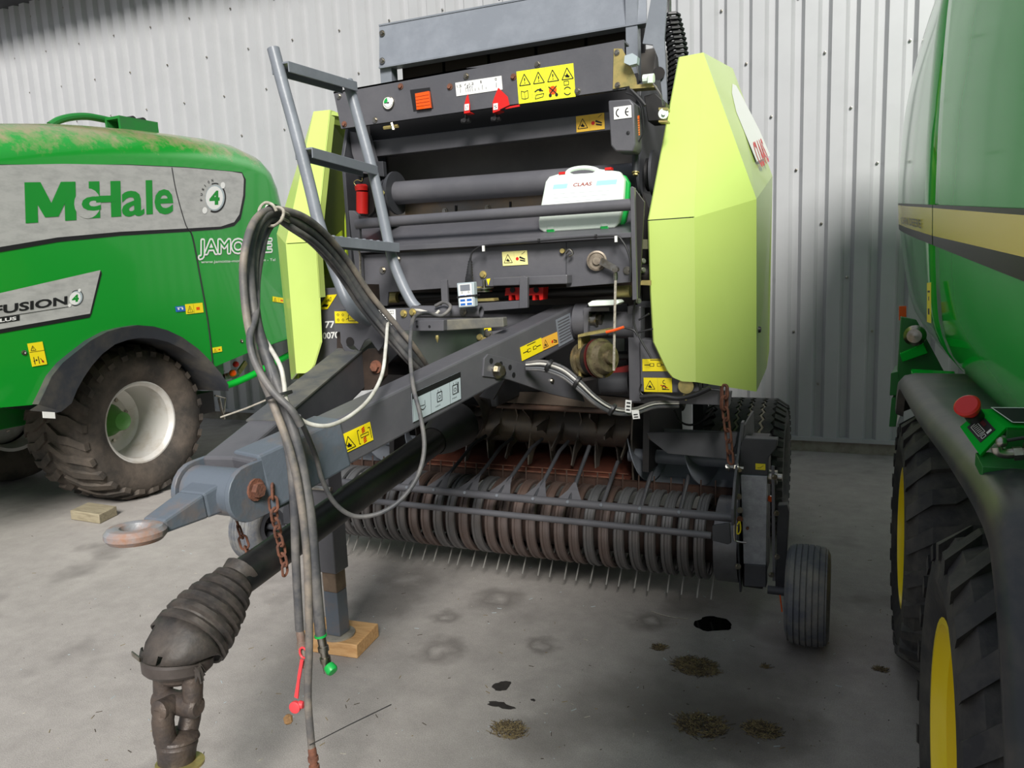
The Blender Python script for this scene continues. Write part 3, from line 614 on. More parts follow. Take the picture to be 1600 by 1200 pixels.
for i in range(5): MB().box(-2.22+i*.262, -2.22+i*.262+.245, 3.70, 3.72, 2.3, 2.8, cloth).build('belt', rb)
# ---- gauge panel
YG = 3.20; gp = Pq([(533, 201), (962, 140.5), (977, 139), (975, 62), (521, 143.5)], YG)
mb = MB().prism(gp, (0, .008, 0), grey); mb.beam(gp[4]+V((0, .04, -.004)), gp[3]+V((0, .04, -.004)), .08, .008, grey); mb.beam(gp[0]+V((0, .012, .004)), gp[2]+V((0, .012, .004)), .02, .008, grey_d)
pan = mb.build('gauge_panel', rb, smooth=False)
fG = lambda x, y: aY(x, y, YG-.001)
for i, (x, y) in enumerate(((626, 135), (703, 135.5), (728.5, 119), (802.5, 120), (840, 100.6), (902.5, 142), (586, 187.5), (529.5, 150.5), (538, 194))):
    MB().bolt(fG(x, y), (0, -1, 0), .0095, steel if i not in (0, 1, 3, 8) else rust).build('bolt', pan)
mb = MB(); c = fG(607.5, 161); mb.lathe(c, (0, -1, 0), [(0, .031), (.008, .031), (.010, .028), (.006, .027), (.006, 0)], steel, 28)
F_ = Frame(mb, c+V((-.027, -.0065, -.027)), c+V((.027, -.0065, -.027)), c+V((-.027, -.0065, .027)), .0004)
F_.circ(.5, .5, .5, wht, 0, 28); F_.circ(.5, .5, .44, greenp, 1, 12, .12, 1.75, 3.1); F_.line(.15, .5, .62, .5, .07, ink, 3); F_.circ(.5, .5, .08, ink, 4); F_.circ(.5, .5, .42, ink, 2, 20, .39, 3.3, 5.8)
for t in range(7): a = 3.2+t*.42; F_.line(.5+.34*math.cos(a), .5+.34*math.sin(a), .5+.42*math.cos(a), .5+.42*math.sin(a), .03, ink, 3)
mb.build('pressure_gauge', rb)
mb = MB(); q = Pq([(646, 174), (677, 169.5), (671.5, 136.5), (640.5, 140.5)], YG-.002); mb.prism(q, (0, .001, 0), ink); mb.build('lamp_opening', pan, smooth=False)
mb = MB(); q = Pq([(653, 172), (675, 169), (672, 143), (650.5, 147)], YG-.004); mb.prism(q, (0, -.012, 0), orange)
for k in range(4): mb.beam(q[0].lerp(q[3], .2+.2*k)+V((.002, -.013, 0)), q[1].lerp(q[2], .2+.2*k)+V((-.002, -.013, 0)), .003, .002, orange)
mb.build('marker_lamp', rb, label='orange reflector lamp')
def dscale(F):
    F.text('1.5', .03, .62, .1, .18, ink); F.text('1.2', .30, .66, .1, .18, ink); F.text('1', .55, .68, .02, .2, ink); F.text('0', .86, .72, .04, .18, ink)
    for x, h_ in ((.1, .35), (.22, .35), (.27, .5), (.31, .3), (.36, .4), (.42, .2), (.5, .2), (.58, .35), (.66, .15), (.88, .35)): F.line(x, .2, x, .2+h_, .03, ink)
    for x, y in ((.2, .7), (.25, .6), (.24, .45), (.3, .5)): F.line(x, y, x+.03, y+.12, .04, ink)
sticker(pan, fG, (713.5, 150.5), (785.5, 140), (711.5, 129.5), dscale, wht, 'scale_plate')
def d8(F):
    for i in range(4):
        F.warn(.04+.25*i, .55, .34, mark='!' if i < 3 else 'x')
        if i: F.line(.25*i, 0, .25*i, 1, .008, brass)
    F.pline([(.06, .15), (.12, .12), (.18, .15), (.18, .38), (.12, .34), (.06, .38)], .02, ink, 2, True); F.line(.12, .12, .12, .34, .015, ink)
    F.pline([(.3, .3), (.36, .36), (.45, .3)], .04, ink); F.circ(.4, .34, .05, ink); F.pline([(.3, .08), (.44, .12), (.46, .22), (.32, .2)], .02, ink, 2, True)
    F.circ(.62, .28, .13, orange, 2); F.line(.55, .15, .69, .4, .03, ink, 4); F.line(.69, .15, .55, .4, .03, ink, 4); F.circ(.57, .13, .05, ink, 3); F.circ(.68, .13, .05, ink, 3)
    F.pline([(.82, .38), (.9, .38), (.9, .5), (.82, .5)], .02, ink, 2, True); F.circ(.87, .2, .13, ink, 2, 14, .10, .4, 2.6); F.circ(.87, .2, .13, ink, 2, 14, .10, 3.5, 5.7)
sticker(pan, fG, (811, 162.5), (899.5, 151), (807, 112), d8, mat('lime_yellow_sticker', '#ecec2c', .5), 'warning_sticker', 'yellow sticker with four warning triangles over pictograms')
for pts, kn in ((((725, 176), (734, 174.5), (734, 163), (731, 147), (728.5, 152), (725, 165)), (728, 186)), (((770, 175), (781, 171), (796, 164), (793, 151), (778.5, 137), (773, 150), (769.5, 160)), (775, 183))):
    mb = MB(); mb.prism(Pq(pts, YG-.02), (0, .004, 0), redm)
    a, b_ = Pq((pts[0], pts[1]), YG-.02); mb.prism([a, b_, b_+V((0, .05, 0)), a+V((0, .05, 0))], (0, 0, -.004), redm)
    x0, y0 = pts[0]; F_ = Frame(mb, aY(x0+1, y0-3, YG-.021), aY(x0+8, y0-4, YG-.021), aY(x0+1, y0-13, YG-.021), .0008); F_.rect(0, 0, 1, 1, wht, 1); F_.text('LT' if x0 < 750 else 'S', .2, .2, .6, .5, ink, 2)
    po = mb.build('pointer', rb, smooth=False, label='red scale pointer')
    mb = MB(); k_ = aY(*kn, YG+.02); mb.cyl(k_+V((0, 0, .03)), k_, .006, blk, 8); mb.cyl(k_+V((-.022, 0, -.008)), k_+V((.022, 0, -.008)), .011, blk, 10); mb.cyl(k_+V((0, -.02, -.008)), k_+V((0, .02, -.008)), .010, blk, 10); mb.build('wing_knob', po)
MB().beam(aY(790, 169, YG-.01), aY(812, 165, YG-.01), .006, .008, redm).build('pointer_rail', rb)
mb = MB(); mb.cyl(aY(600, 200, 3.22), aY(622, 197, 3.22), .009, brass, 6); mb.cyl(aY(612, 192, 3.2), aY(615, 203, 3.2), .008, steel, 6); mb.build('grease_fitting', rb)
q = [(959, 76), (972, 76), (982, 95), (994, 123), (995, 132), (957.5, 139)]
mb = MB().prism(Pq(q, YG-.006), (0, .005, 0), brass); mb.prism(Pq([(983, 133), (1021, 130), (1023, 136), (985, 139)], YG-.01), (0, .06, 0), brass); zb = mb.build('sensor_bracket', rb, smooth=False)
for x, y in ((964, 82), (965, 133)): MB().bolt(aY(x, y, YG-.007), (0, -1, 0), .008, steel).build('bolt', zb)
mb = MB(); mb.prism(Pq([(976, 87), (988, 83), (996, 88), (995, 99), (984, 102), (975, 98)], YG-.05), (0, .04, 0), greyst); mb.tube(Pq([(994, 100), (998, 116)], YG-.04), .002, steel, 6); mb.build('position_sensor', rb)
mb = MB(); mb.cyl(aY(1005, 124, 3.18), aY(1022, 122, 3.18), .018, caseg, 10); mb.cyl(aY(1016, 118, 3.16), aY(1016, 130, 3.16), .012, caseg, 8); mb.build('cable_pulley', rb)
# ---- arm, spring, lower dark boxes on the right shoulder
mb = MB(); mb.prism(Pq([(1004, 68), (1016, 5), (1021, -30), (1044, -30), (1038, 60), (1043, 168), (1036, 160), (1028, 90), (1020, 70)], 3.42), (0, .015, 0), grey_l); mb.lathe(aY(1029, 115, 3.41), (0, -1, 0), [(0, .028), (.003, .028), (.003, .02)], blkm, 16); mb.build('tension_arm', rb, smooth=False)
mb = MB(); a = aY(1046, 22, 3.6); b_ = aY(1046, 190, 3.5); hp = []; N = 22*8
ax_ = (b_-a).normalized(); u_ = ax_.orthogonal().normalized(); w_ = ax_.cross(u_)
for i in range(N+1): t = i/N; an = 2*math.pi*22*t; bow = V((.04*math.sin(math.pi*t), 0, 0)); hp.append(a.lerp(b_, t)+bow+(u_*math.cos(an)+w_*math.sin(an))*.040)
mb.tube(hp, .0085, blk, 6); mb.tube([a+V((0, 0, .06)), a+V((0, 0, -.02))], .01, steel, 6); mb.build('tension_spring', rb)
mb = MB(); mb.prism(Pq([(1006, 150), (1024, 145), (1040, 160), (1038, 188), (1012, 190)], 3.2), (0, .12, 0), blkm); mb.build('belt_housing', rb, bevel=.004)
mb = MB(); mb.lathe(aY(1036, 179, 3.12), (.3, -1, 0), [(0, .02), (.02, .02), (.02, .008), (.03, .008)], caseg, 16); mb.prism(Pq([(1029, 168), (1043, 168), (1043, 172), (1029, 172)], 3.1), (0, .05, 0), brass); mb.prism(Pq([(1029, 188), (1043, 188), (1043, 191), (1029, 191)], 3.1), (0, .05, 0), brass); mb.build('cable_pulley', rb)
mb = MB()
for dx, pts in ((0, ((1020, 130), (1032, 148), (1036, 165))), (1, ((978, 145), (990, 150), (1000, 162), (1004, 180), (1005, 205), (998, 222))), (2, ((985, 140), (1000, 155), (1008, 165)))): mb.tube(spline([aY(x, y, 3.1) for x, y in pts], 5), .0035 if dx != 2 else .007, blk if dx else steel, 6)
mb.build('control_cable', rb)
# ---- second beam
q = Pq([(585, 245), (955, 203), (953, 174.5), (580.5, 220)], 3.35); MB().prism(q, (0, .06, 0), grey).build('cross_beam', rb, smooth=False, bevel=.004)
def dhand(F): F.warn(.06, .2, .6, mark='x'); F.line(.48, .05, .48, .95, .01, brass); F.circ(.6, .45, .12, redm, 2); F.poly([(.68, .5), (.9, .35), (.92, .42), (.7, .62)], ink, 2); F.poly([(.7, .3), (.9, .22), (.92, .3), (.7, .4)], ink, 2); F.line(.78, .75, .92, .92, .03, ink)
f35 = lambda x, y: aY(x, y, 3.348)
sticker(rb, f35, (901, 207), (945, 201.5), (900, 182), dhand, mat('amber_sticker', '#f0c040', .5), label='amber hand warning sticker on the cross beam')
plate('beam_gusset', [(545, 205), (575, 210), (590, 265), (600, 275), (560, 270), (550, 240)], 3.30, .03, grey)
plate('hinge_bracket', [(575, 252), (598, 252), (600, 276), (584, 274)], 3.25, .03, grey_d)
# ---- control cover with the two letter conformity mark
mb = MB(); mb.prism(Pq([(950, 157), (984, 154.5), (990.5, 162), (993, 225), (989, 237), (962, 236.5), (954, 227)], 3.05), (0, .11, 0), grey); ce = mb.build('control_cover', rb, bevel=.006)
mb = MB(); F_ = Frame(mb, aY(959.5, 187, 3.048), aY(987, 183.5, 3.048), aY(958.8, 167.8, 3.048), .001); F_.plate(wht)
F_.circ(.36, .5, .38, ink, 1, 16, .28, 1.9, 4.4); F_.circ(.88, .5, .38, ink, 1, 16, .28, 1.9, 4.4); F_.line(.66, .5, .85, .5, .08, ink)
mb.build('mark_plate', ce, smooth=False)
MB().lathe(aY(981.3, 207.5, 3.048), (0, -1, 0), [(0, .0075), (.001, 0)], ink, 12).build('slot', ce)
sticker(ce, lambda x, y: on(aY(996, 200, 3.1), V((1, -.25, 0)).normalized())(x, y), (994.5, 213), (999.5, 211), (993.5, 182), lambda F: [F.line(.1, .1+.12*i, .9, .1+.12*i, .02, ink) for i in range(7)], orange, 'orange_sticker')
# ---- big roller and its flanges
mb = MB(); r0, r1 = aY(618, 302, 3.3), aY(1003, 274, 3.3); mb.cyl(r0, r1, .056, grey, 28); mb.build('top_roller', rb)
for xx, rr in ((0, .105), (-.05, .075), (-.02, .09)): MB().lathe(V((r0.x+xx, 3.3, r0.z)), (1, 0, 0), [(0, rr), (.012, rr)], grey_d, 28).build('roller_flange', rb)
for xx, rr in ((0, .10), (.05, .10), (.10, .095), (.025, .07)): MB().lathe(V((r1.x+xx, 3.3, r1.z)), (1, 0, 0), [(0, rr), (.012, rr)], grey_d if rr > .08 else blkm, 28).build('roller_flange', rb)
mb = MB(); c = aY(993, 262, 3.2); mb.cyl(c+V((0, 0, .06)), c+V((0, 0, -.02)), .014, grey_d, 12); mb.bolt(c+V((0, 0, -.02)), (0, -.3, -1), .011, brass); mb.build('tension_bolt', rb)
MB().prism(Pq([(572, 343), (584, 330), (590, 305), (580, 275), (568, 278), (562, 300), (565, 325)], 3.28), (0, .03, 0), blkm).build('bearing_plate', rb, bevel=.003)
mb = MB(); mb.tube(Pq([(566, 334), (566, 300)], 3.25), .03, redm, 16); mb.lathe(aY(565, 298, 3.25), (0, 0, 1), [(0, .031), (.02, .034), (.03, .026), (.031, 0)], redm, 16); mb.build('fire_extinguisher', rb, label='slim red cylinder behind the left hood')
mb = MB(); mb.tube(spline(Pq([(556, 290), (553, 285), (558, 281), (565, 283), (566, 278)], 3.2), 5), .002, brass, 6); mb.build('lynch_pin', rb)
mb = MB(); mb.bolt(aY(592, 290, 3.2), (0, -1, 0), .009, steel); mb.bolt(aY(596, 302, 3.2), (1, -1, 0), .01, brass, h=.03); mb.build('bolt', rb)
# slotted strip, trough, lip
mb = MB(); mb.prism(Pq([(633, 340), (985, 322), (985, 296), (633, 318)], 3.36), (0, .01, 0), mat('polished_sheet', '#7d7a76', .3, .7, c2='#9b8468', sc=3)); st = mb.build('slotted_strip', rb, smooth=False)
for x, y, dk in ((695, 325, 0), (712, 326, 1), (762, 320, 0), (797, 320, 1)):
    if dk: MB().prism(Pq([(x-1.3, y+5), (x+1.3, y+5), (x+1.3, y-5), (x-1.3, y-5)], 3.355), (0, -.001, 0), ink).build('slot', st)
    else: MB().bolt(aY(x, y+5, 3.358), (0, -1, 0), .01, steel).build('bolt', st)
mb = MB(); A = aY(553, 345, 3.35); B_ = aY(988, 318, 3.35); C_ = aY(988, 363, 2.98); D_ = aY(560, 388, 2.98); mb.prism([D_, C_, B_, A], (0, .004, -.012), grey); mb.build('trough', rb, smooth=False)
mb = MB(); mb.prism(Pq([(562, 395), (987, 371), (987, 363), (561, 387)], 2.96), (0, .035, 0), grey); mb.build('trough_lip', rb, smooth=False, bevel=.002)
b0_, b1_ = aY(558, 350, 2.98), aY(988, 319.5, 2.98); MB().cyl(b0_, b1_, .0235, grey, 20).build('guard_bar', rb)
plate('bar_plate', [(557, 440), (566, 440), (560, 336), (552, 329), (544.5, 329)], 2.975, .02, grey)
plate('bar_plate', [(561, 338), (583, 341), (583, 346), (561, 352)], 2.99, .3, grey_d)
plate('bar_plate', [(988, 469), (995, 468), (991, 293), (987, 291), (984.5, 293)], 2.955, .025, grey)
plate('post_web', [(995, 468), (999, 465), (1007, 315), (991, 293)], 3.0, .01, blkm)
# ---- front twine panel
FP = [(568, 398), (607, 396), (985, 371), (985, 441), (885, 449), (884, 443), (700, 450), (607, 456.5), (605, 478), (594, 478), (592, 444.5), (570, 444)]
fp = plate('front_panel', FP, 3.0, .012, grey)
f30 = lambda x, y: aY(x, y, 2.998)
sticker(fp, f30, (786, 415.5), (825, 413.3), (784.5, 393.6), dhand, yel_s2, label='pale hand warning sticker')
MB().prism(Pq([(884.2, 443), (885.6, 443), (885.2, 377), (884, 377)], 2.999), (0, -.0015, 0), grey_d).build('panel_joint', fp)
MB().prism(Pq([(770, 447), (886, 443.5), (886, 429), (770, 434)], 2.93), (0, .065, 0), grey).build('panel_ledge', rb, smooth=False, bevel=.004)
MB().prism(Pq([(760, 436), (766, 435), (763, 446)], 2.94), (0, .003, 0), yel_s).build('pointer_mark', rb)
for x, y, m_ in ((598, 422, steel), (755, 429, brass), (621, 405, steel), (980, 422.5, steel)): MB().bolt(f30(x, y), (0, -1, 0), .011, m_).build('bolt', fp)
mb = MB(); mb.lathe(f30(880, 392), (0, -1, 0), [(0, .01), (.015, .01)], brass, 10); mb.tube(spline(Pq([(884, 396), (890, 390), (895, 396), (889, 400)], 2.97), 4), .005, steel, 6); mb.build('wing_nut', fp)
mb = MB(); c = f30(932.5, 407.5); mb.lathe(c, (.25, -1, 0), [(0, .041), (.012, .041), (.014, .034), (.010, .030), (.010, .018), (.02, .016), (.02, 0)], mat('dusty_bearing', '#8e8375', .5, .4, c2='#5d5349', sc=25), 28); mb.build('arm_bearing', rb)
mb = MB(); mb.prism(Pq([(940, 402), (966, 417), (967, 424), (958, 424), (936, 413)], 2.96), (0, .006, 0), steel); mb.build('crank_arm', rb, smooth=False)
mb = MB(); mb.tube(Pq([(962, 420), (961.5, 445), (960, 520), (959, 579)], 2.92), .0055, rope_m, 8); mb.lathe(aY(962, 421, 2.92), (0, -1, 0), [(-.012, .012), (.012, .012)], steel, 12); mb.tube(Pq([(961.5, 426), (961.5, 437)], 2.92), .009, steel, 8); mb.build('link_rod', rb)
mb = MB(); mb.tube(spline(Pq([(735, 405), (737, 396), (742, 390.5), (756, 384), (803.7, 380), (842, 376.7), (900, 372), (931, 370), (963, 369), (972, 376), (980, 390), (985, 410), (984, 440)], 2.945), 4), .0042, blk, 8); cbl = mb.build('cable', rb)
for x, y in ((756, 386), (963, 371)): MB().box(*(lambda p: (p.x-.005, p.x+.005, p.y-.008, p.y, p.z-.018, p.z+.006))(aY(x, y, 2.94)), wht).build('cable_clip', cbl)
for x, y in ((842, 376), (931, 369)): MB().lathe(aY(x, y, 2.94), (1, 0, 0), [(-.004, .008), (.004, .008)], blk, 8).build('cable_clip', cbl)
# control box with boot
cb = thing('control_terminal', 'small grey and blue hand terminal hanging on the bracket below the grey front panel', 'remote', aY(728, 480, 2.84))
mb = MB(); q = Pq([(716.5, 481), (742, 479), (740, 440.5), (713.5, 442.5)], 2.72); mb.prism(q, (0, .03, 0), greyst); mb.build('casing', cb, bevel=.003)
mb = MB(); F_ = Frame(mb, q[0]+V((0, -.0005, 0)), q[1]+V((0, -.0005, 0)), q[3]+V((0, -.0005, 0)), .001)
F_.rect(.1, .06, .8, .88, wht, 0); F_.rect(.2, .66, .6, .25, grey_l, 1)
for r in range(3):
    for cc in range(2): F_.rect(.15+.4*cc, .08+.16*r, .3, .09, blue, 1)
for cc in range(2): F_.circ(.3+.4*cc, .6, .04, ink, 2, 10, .03)
mb.build('keypad', cb, smooth=False, label='white keypad with blue keys'); MB().prism(Pq([(714, 466), (743, 463), (743, 460), (714, 463)], 2.718), (0, .04, 0), blk).build('strap', cb)
mb = MB(); a = aY(733, 441, 2.74); b_ = aY(735, 404, 2.92)
L_ = (b_-a).length; prof = []
for i in range(7): prof += [(L_*(.18+i*.11), .016-.0011*i), (L_*(.18+i*.11+.05), .010-.0008*i)]
mb.lathe(a, b_-a, [(0, .017), (L_*.15, .017)]+prof+[(L_, .005)], blk, 14); mb.build('cable_boot', cb)
# ---- machinery band under the panel
mb = MB(); mb.cyl(aY(607, 465, 3.12), aY(985, 453, 3.12), .020, blkm, 14); mb.build('drive_shaft_tube', rb)
for (a, b_) in (((607, 465), (622, 464.5)), ((964, 456), (985, 455))): MB().cyl(aY(*a, 3.1), aY(*b_, 3.1), .026, brass, 14).build('shaft_collar', rb)
MB().prism(Pq([(560, 478), (990, 462), (990, 440), (575, 444)], 3.3), (0, .01, 0), mat('oily_back_plate', '#2b211b', .6, c2='#453629', sc=14)).build('back_plate', rb, smooth=False)
for x in (789, 826):
    mb = MB(); mb.prism(Pq([(x, 462), (x+6, 461), (x+6, 469), (x+10, 469), (x+10, 461), (x+16, 461), (x+17, 469), (x+22, 468), (x+23, 449), (x+1, 450)], 3.0), (0, .06, 0), redm); mb.lathe(aY(x+12, 453, 2.998), (0, -1, 0), [(0, .012), (.003, .012), (.003, .008)], ink, 14); mb.build('rotor_clamp', rb, smooth=False, label='red clamp bracket')
plate('strut', [(811, 482), (824, 481), (824, 433), (818, 431), (812, 433)], 2.90, .02, grey)
plate('strut', [(655, 485), (690, 489), (744, 487), (811, 482), (824, 481), (822, 469), (745, 474), (744, 480), (655, 479)], 2.915, .02, grey)
plate('strut', [(690, 478), (700, 478), (698, 437), (688, 438)], 2.95, .015, grey)
mb = MB()
mb.lathe(aY(757, 456, 2.95), (0, .0, 1), [(0, .035), (.006, .035), (.006, .015), (.012, .015), (.012, .042), (.018, .042), (.018, .008), (.05, .008)], steel, 20); mb.build('knotter_disc', rb)
mb = MB(); mb.cyl(aY(744, 452, 2.93), aY(752, 452, 2.93), .012, brass, 8); mb.prism(Pq([(742, 471), (772, 470), (771, 466), (742, 467)], 2.93), (0, .05, 0), brass); mb.build('pin_bracket', rb)
mb = MB(); mb.prism(Pq([(920, 479), (962, 477), (968, 473), (964, 469), (925, 470), (918, 474)], 3.0), (0, .08, 0), caseg); mb.build('plastic_cap', rb, bevel=.003)
mb = MB(); mb.cyl((-2.31, 3.17, 1.347), (-.82, 3.17, 1.347), .058, grey, 24); mb.build('cross_tube', rb)
plate('lower_panel', [(620, 480), (980, 475), (982, 500), (620, 505)], 3.45, .02, grey_d)
MB().prism(Pq([(852, 580), (905, 583), (980, 585), (980, 522), (852, 530)], 3.45), (0, .02, 0), grey).build('gearbox_cover', rb, smooth=False)
MB().prism(Pq([(922, 522), (975, 515), (976, 552), (925, 548)], 3.40), (0, .02, 0), mat('grey_green_sheet', '#707b76', .45)).build('guard_sheet', rb, smooth=False)
mb = MB(); mb.cyl(aY(940, 557, 3.3), aY(985, 555, 3.3), .02, blkm, 12); mb.prism(Pq([(955, 590), (985, 586), (985, 570), (955, 577)], 3.3), (0, .04, 0), mat('dark_red_casting', '#7c1a18', .5)); mb.build('drive_casting', rb)
MB().cyl(aY(940, 600, 3.3), aY(985, 598, 3.3), .05, grey_d, 20).build('lower_tube', rb)
mat('worn_brass', '#8d8266', .38, .6, c2='#5b5140', sc=22)
# slip clutch
cA, cB = aY(911, 563, 3.0), aY(953, 558, 2.93); ax_ = (cB-cA); L_ = ax_.length
mb = MB(); mb.lathe(cA, ax_, [(0, .05), (0, .075), (.012, .075), (.012, .06), (.03, .06), (.03, .068), (L_*.45, .068)], MATS['worn_brass'], 30); mb.build('clutch_housing', rb)
MB().lathe(cA, ax_, [(L_*.32, .069), (L_*.55, .069)], blkm, 30).build('clutch_pack', rb); MB().lathe(cA, ax_, [(L_*.56, .082), (L_*.60, .082)], mat('maroon_disc', '#4d1717', .5), 30).build('clutch_disc', rb)
mb = MB(); mb.lathe(cA, ax_, [(L_*.66, .082), (L_*.74, .082), (L_*.76, .07), (L_*.95, .06), (L_*.97, .03), (L_*1.1, .028), (L_*1.1, 0)], MATS['worn_brass'], 30); cl = mb.build('clutch_hub', rb)
u_ = ax_.normalized().orthogonal().normalized(); w_ = ax_.normalized().cross(u_)
for i in range(12): t = i*math.pi/6; MB().bolt(cA+ax_*.79+(u_*math.cos(t)+w_*math.sin(t))*.062, ax_, .006, steel, washer=False).build('bolt', cl)
mb = MB(); mb.prism(Pq([(904, 594), (908, 594), (908, 528), (903, 527)], 2.95), (0, .12, 0), brass); mb.prism(Pq([(903, 527), (948, 519), (946, 515), (903, 523)], 2.93), (0, .12, 0), brass); mb.prism(Pq([(906, 597), (945, 590), (942, 585), (906, 592)], 2.93), (0, .08, 0), blkm); mb.build('clutch_bracket', rb, smooth=False)
# right lower boxes
plate('frame_post', [(983, 628), (1001, 628), (1001, 479), (980, 478)], 3.14, .08, grey, bevel=.004)
plate('frame_foot', [(984, 630), (1092, 632), (1140, 634), (1143, 612), (1010, 600), (984, 600)], 3.22, .03, grey, bevel=.003)
bx = plate('valve_box', [(1001, 612), (1060, 614), (1092, 612), (1092, 600), (1050, 560), (1040, 533), (999.5, 530)], 3.12, .08, grey, bevel=.004)
f31 = lambda x, y: aY(x, y, 3.118)
def dcoup(F): F.rect(.28, .4, .16, .25, ink, 2); F.rect(.3, .44, .12, .17, yel_s, 4); F.rect(.55, .4, .16, .25, ink, 2); F.rect(.57, .44, .12, .17, yel_s, 4); F.line(.08, .52, .28, .52, .06, ink); F.line(.71, .52, .92, .52, .06, ink); F.line(.3, .92, .7, .92, .05, ink)
sticker(rb, f31, (1004, 580), (1046, 580), (1003.7, 561), dcoup)
def dwarn2(F): F.warn(.06, .2, .6, mark='x'); F.line(.5, 0, .5, 1, .01, brass); F.circ(.72, .35, .15, ink, 2, 12, .1); F.line(.65, .2, .9, .2, .05, ink); F.line(.6, .5, .85, .3, .06, redm); F.circ(.75, .72, .15, ink, 2, 12, .11, 1.5, 5)
sticker(rb, f31, (1006.5, 612), (1050.5, 613), (1005.7, 590), dwarn2)
mb = MB(); c = aY(1072, 603, 3.10); mb.lathe(c, (0, -1, 0), [(0, .032), (.006, .032), (.006, 0)], brass, 20); mb.prism(Pq([(1068, 616), (1078, 618), (1072, 626), (1064, 622)], 3.10), (0, .01, 0), brass); mb.build('pressure_dial', rb)
mb = MB()
for k, pts in enumerate((((1000, 620), (1030, 618), (1060, 622), (1085, 617), (1110, 606)), ((1002, 600), (1000, 612), (1010, 622)), ((992, 470), (990, 500), (998, 525), (1018, 560)), ((998, 500), (1008, 494), (1014, 490)), ((996, 520), (1010, 516), (1020, 514)), ((975, 512), (990, 516), (996, 525)))):
    MB().tube(spline([aY(x, y, 3.06) for x, y in pts], 5), .010 if k == 0 else .004, blk, 8).build('cable', rb)
MB().tube(Pq([(947, 519), (960, 516), (975, 511)], 2.9), .006, orange, 8).build('cable_sleeve', rb)
# hose bundle under the drawbar
for k in range(5):
    o_ = (k-2)*4.0; m_ = (hose_m, white_c, blk, mat('grey_hose', '#5c5e62', .5), hose_m)[k]
    MB().tube(spline([aY(x, y+o_*f, Y) for x, y, Y, f in ((822, 572, 2.75, .6), (850, 572, 2.75, .9), (880, 582, 2.75, 1), (905, 602, 2.75, 1), (930, 625, 2.78, .8), (958, 641, 2.85, .6), (990, 643, 2.95, .5), (1022, 633, 3.05, .5), (1060, 632, 3.15, .4))], 5), .0062, m_, 8).build('hose', rb)
for (x, y, t) in ((858, 571, 0), (902, 597, 0), (957, 640, 0)): MB().lathe(aY(x, y, 2.74), (1, 0, -.6), [(-.006, .026), (.006, .026)], blk, 14).build('cable_tie', rb)
for q, ls in (([(976, 644), (986, 645), (987, 626), (977.5, 624.5)], 3), ([(989, 655), (1000, 654), (998, 641), (986.5, 641)], 2)):
    mb = MB(); mb.prism(Pq(q, 2.9), (0, .001, 0), wht); a, b_, c_, d_ = Pq(q, 2.899); F_ = Frame(mb, a, b_, d_, .0005)
    for i in range(ls): F_.rect(.2, .15+.28*i, .6, .12, ink, 1)
    mb.build('paper_tag', rb, smooth=False)
# underside scraper, bar
plate('scraper_plate', [(776, 628), (930, 637), (985, 640), (985, 622), (870, 612), (783, 613)], 3.34, .02, liner)
MB().cyl(aY(745, 632, 3.28), aY(1000, 645, 3.28), .013, mat('brown_bar', '#40302a', .5, c2='#5a4336', sc=8), 14).build('scraper_bar', rb)
MB().prism([V((XC-.74, 3.35, .98)), V((XC-.74, 3.9, .95)), V((XC-.74, 3.9, 1.2)), V((XC-.74, 3.35, 1.08))], (1.48, 0, 0), blkm).build('chamber_floor', rb, smooth=False)
